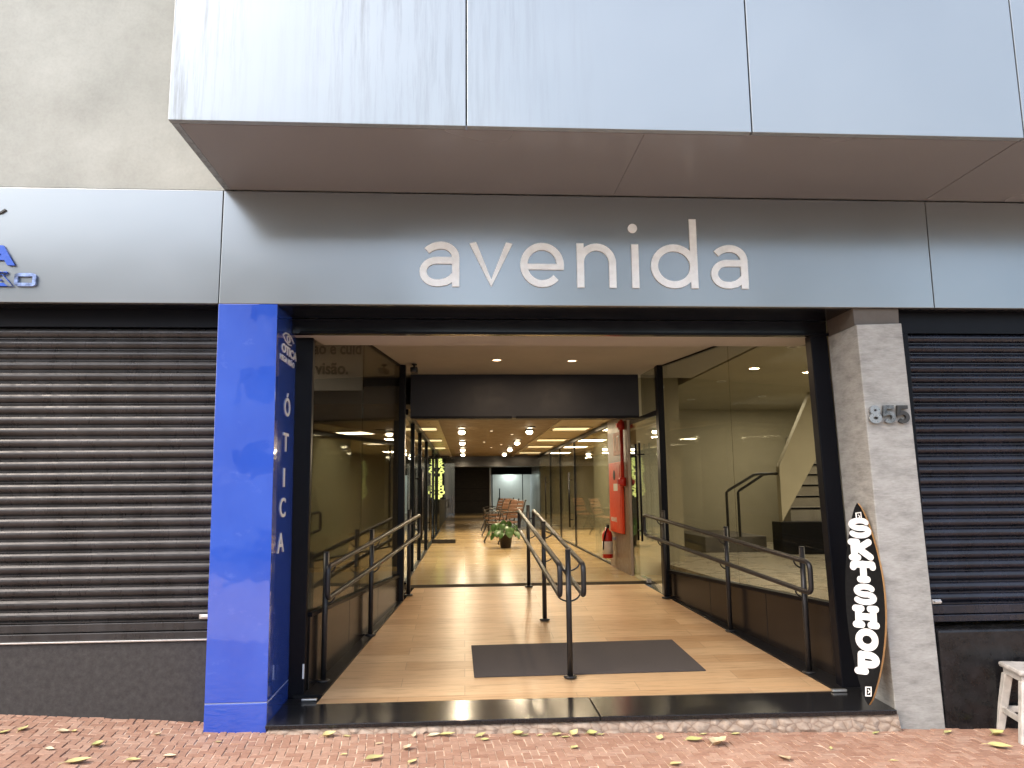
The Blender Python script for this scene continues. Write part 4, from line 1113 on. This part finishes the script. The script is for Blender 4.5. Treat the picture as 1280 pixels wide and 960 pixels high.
def tree(x, y, h, r, seed, label):
    t = thing('street_tree', (x, y, -1.6), label, 'tree', 'street trees across the road'); q = random.Random(seed)
    tr = MB(); tr.tube([(x, y, -1.7), (x + .1, y, .6), (x - .05, y + .1, h * .5)], [.2, .15, .1], 10)
    for k in range(7):
        a = q.uniform(0, 6.28); tr.tube([(x, y, h * .35 + k * .15), (x + math.cos(a) * r * .4, y + math.sin(a) * r * .4, h * .6), (x + math.cos(a) * r * .75, y + math.sin(a) * r * .75, h * .75 + q.uniform(-.5, .8))], [.07, .05, .02], 6)
    tr.build('trunk', M['bark'], t)
    cr = MB()
    for c in range(34):
        a = q.uniform(0, 6.28); rr = r * math.sqrt(q.random()) * .9; cz = h * .72 + q.gauss(0, h * .13); cx, cy = x + rr * math.cos(a), y + rr * math.sin(a)
        for l in range(75):
            p = Vector((cx + q.gauss(0, .38), cy + q.gauss(0, .38), cz + q.gauss(0, .3))); s = q.uniform(.07, .13)
            u = Vector((q.gauss(0, 1), q.gauss(0, 1), q.gauss(0, .6))).normalized() * s; w = Vector((q.gauss(0, 1), q.gauss(0, 1), q.gauss(0, 1))).normalized() * s * .6
            cr.add([p - u, p + w, p + u, p - w], [(0, 1, 2, 3)])
    cr.build('crown', M['tree'], t, 0, False, False)


tree(4.2, -9.5, 7.2, 2.6, 1, 'broad leafy street tree across the road, nearest the pale building')
tree(9.5, -10, 7.6, 2.9, 2, 'broad leafy street tree across the road, farthest from the pale building')
tree(-3.5, -12.5, 5.2, 1.9, 4, 'small leafy street tree across the road in front of the pale building')

# ------------------------------------------------------------------ lights
def area(loc, size, power, col, rot=(0, 0, 0), sy=None):
    l = bpy.data.lights.new('lamp_or_fill_light', 'AREA'); l.energy = power; l.color = col; l.size = size
    if sy: l.shape = 'RECTANGLE'; l.size_y = sy
    o = bpy.data.objects.new('lamp_or_fill_light', l); o.location = loc; o.rotation_euler = rot; COL.objects.link(o)
    return o


WARM = (1, .80, .54)
for x in (-.05, 1.06):
    for y in (12.2, 15.1, 17.6, 20.0):
        area((x, y, .86), .12, 10, WARM)
for y in (12.4, 15.2, 17.5, 20.3): area((1.78, y, .995), .5, 4.5, WARM)  # added light cast by the ceiling glow patches
for x, y in ((.347, 7.96), (1.174, 8.0)): area((x, y, 1.385), .09, 6, (1, .72, .46))
area((2.3, 38.6, 1.0), .5, 4.5, (.9, 1, .98))
area((.6, 27, 1.1), .4, 7, WARM); area((.6, 33, 1.1), .4, 7, WARM)
area((3.6, 14.5, 1.0), .5, 26, WARM); area((3.6, 18.5, 1.0), .5, 26, WARM)      # shops right of the corridor
area((6.2, 8.0, 1.39), 2.0, 46, (1, .92, .76)); area((5.0, 11.6, 1.39), 1.2, 16, (1, .92, .76)); area((3.9, 7.4, 1.39), 1.2, 20, (1, .92, .76))  # fill lights added to brighten the staircase hall, no visible fittings
area((-2.4, 13.5, 1.0), .4, 8, WARM); area((-2.4, 18.5, 1.0), .4, 8, WARM); area((-2.6, 6.0, 1.35), .5, 15, (1, .93, .8))  # last one is fill added to brighten the left shop's text board

w = bpy.data.worlds.new('World'); sc.world = w; w.use_nodes = True
nt = w.node_tree; sky = nt.nodes.new('ShaderNodeTexSky'); sky.sky_type = 'NISHITA'; sky.sun_disc = False
EL, AZ = R(50), R(240)
sky.sun_elevation = EL; sky.sun_rotation = AZ; sky.dust_density = 4.0; sky.air_density = 1.0; sky.ozone_density = .6
nt.links.new(sky.outputs[0], nt.nodes['Background'].inputs[0]); nt.nodes['Background'].inputs[1].default_value = .15
sl = bpy.data.lights.new('sun', 'SUN'); sl.energy = .5; sl.angle = R(170); sl.color = (1, .955, .84)
so_ = bpy.data.objects.new('sun', sl); COL.objects.link(so_)
dv = Vector((math.sin(AZ) * math.cos(EL), math.cos(AZ) * math.cos(EL), math.sin(EL)))
so_.rotation_euler = (-dv).to_track_quat('-Z', 'Y').to_euler()

# ------------------------------------------------------------------ camera and render settings
F = 932.186; pi, ya, ro = .141657205, .0639493894, -.0094440997
cd = bpy.data.cameras.new('camera'); cd.sensor_width = 36; cd.lens = 36 * F / 1280; cd.clip_end = 1000; cd.clip_start = .05
co = bpy.data.objects.new('camera', cd); COL.objects.link(co)
fw = Vector((math.sin(ya) * math.cos(pi), math.cos(ya) * math.cos(pi), math.sin(pi))); r = Vector((math.cos(ya), -math.sin(ya), 0)); u = r.cross(fw)
r2 = math.cos(ro) * r + math.sin(ro) * u; u2 = -math.sin(ro) * r + math.cos(ro) * u
co.matrix_world = Matrix(((r2.x, u2.x, -fw.x, 0), (r2.y, u2.y, -fw.y, 0), (r2.z, u2.z, -fw.z, 0), (0, 0, 0, 1)))
sc.camera = co
sc.view_settings.view_transform = 'Standard'; sc.view_settings.look = 'None'; sc.view_settings.gamma = 1; sc.view_settings.exposure = 1.72
sc.cycles.use_denoising = True
sc.cycles.max_bounces = 10; sc.cycles.transparent_max_bounces = 24; sc.cycles.glossy_bounces = 6; sc.cycles.diffuse_bounces = 4
sc.cycles.caustics_reflective = False; sc.cycles.caustics_refractive = False; sc.cycles.sample_clamp_indirect = 4
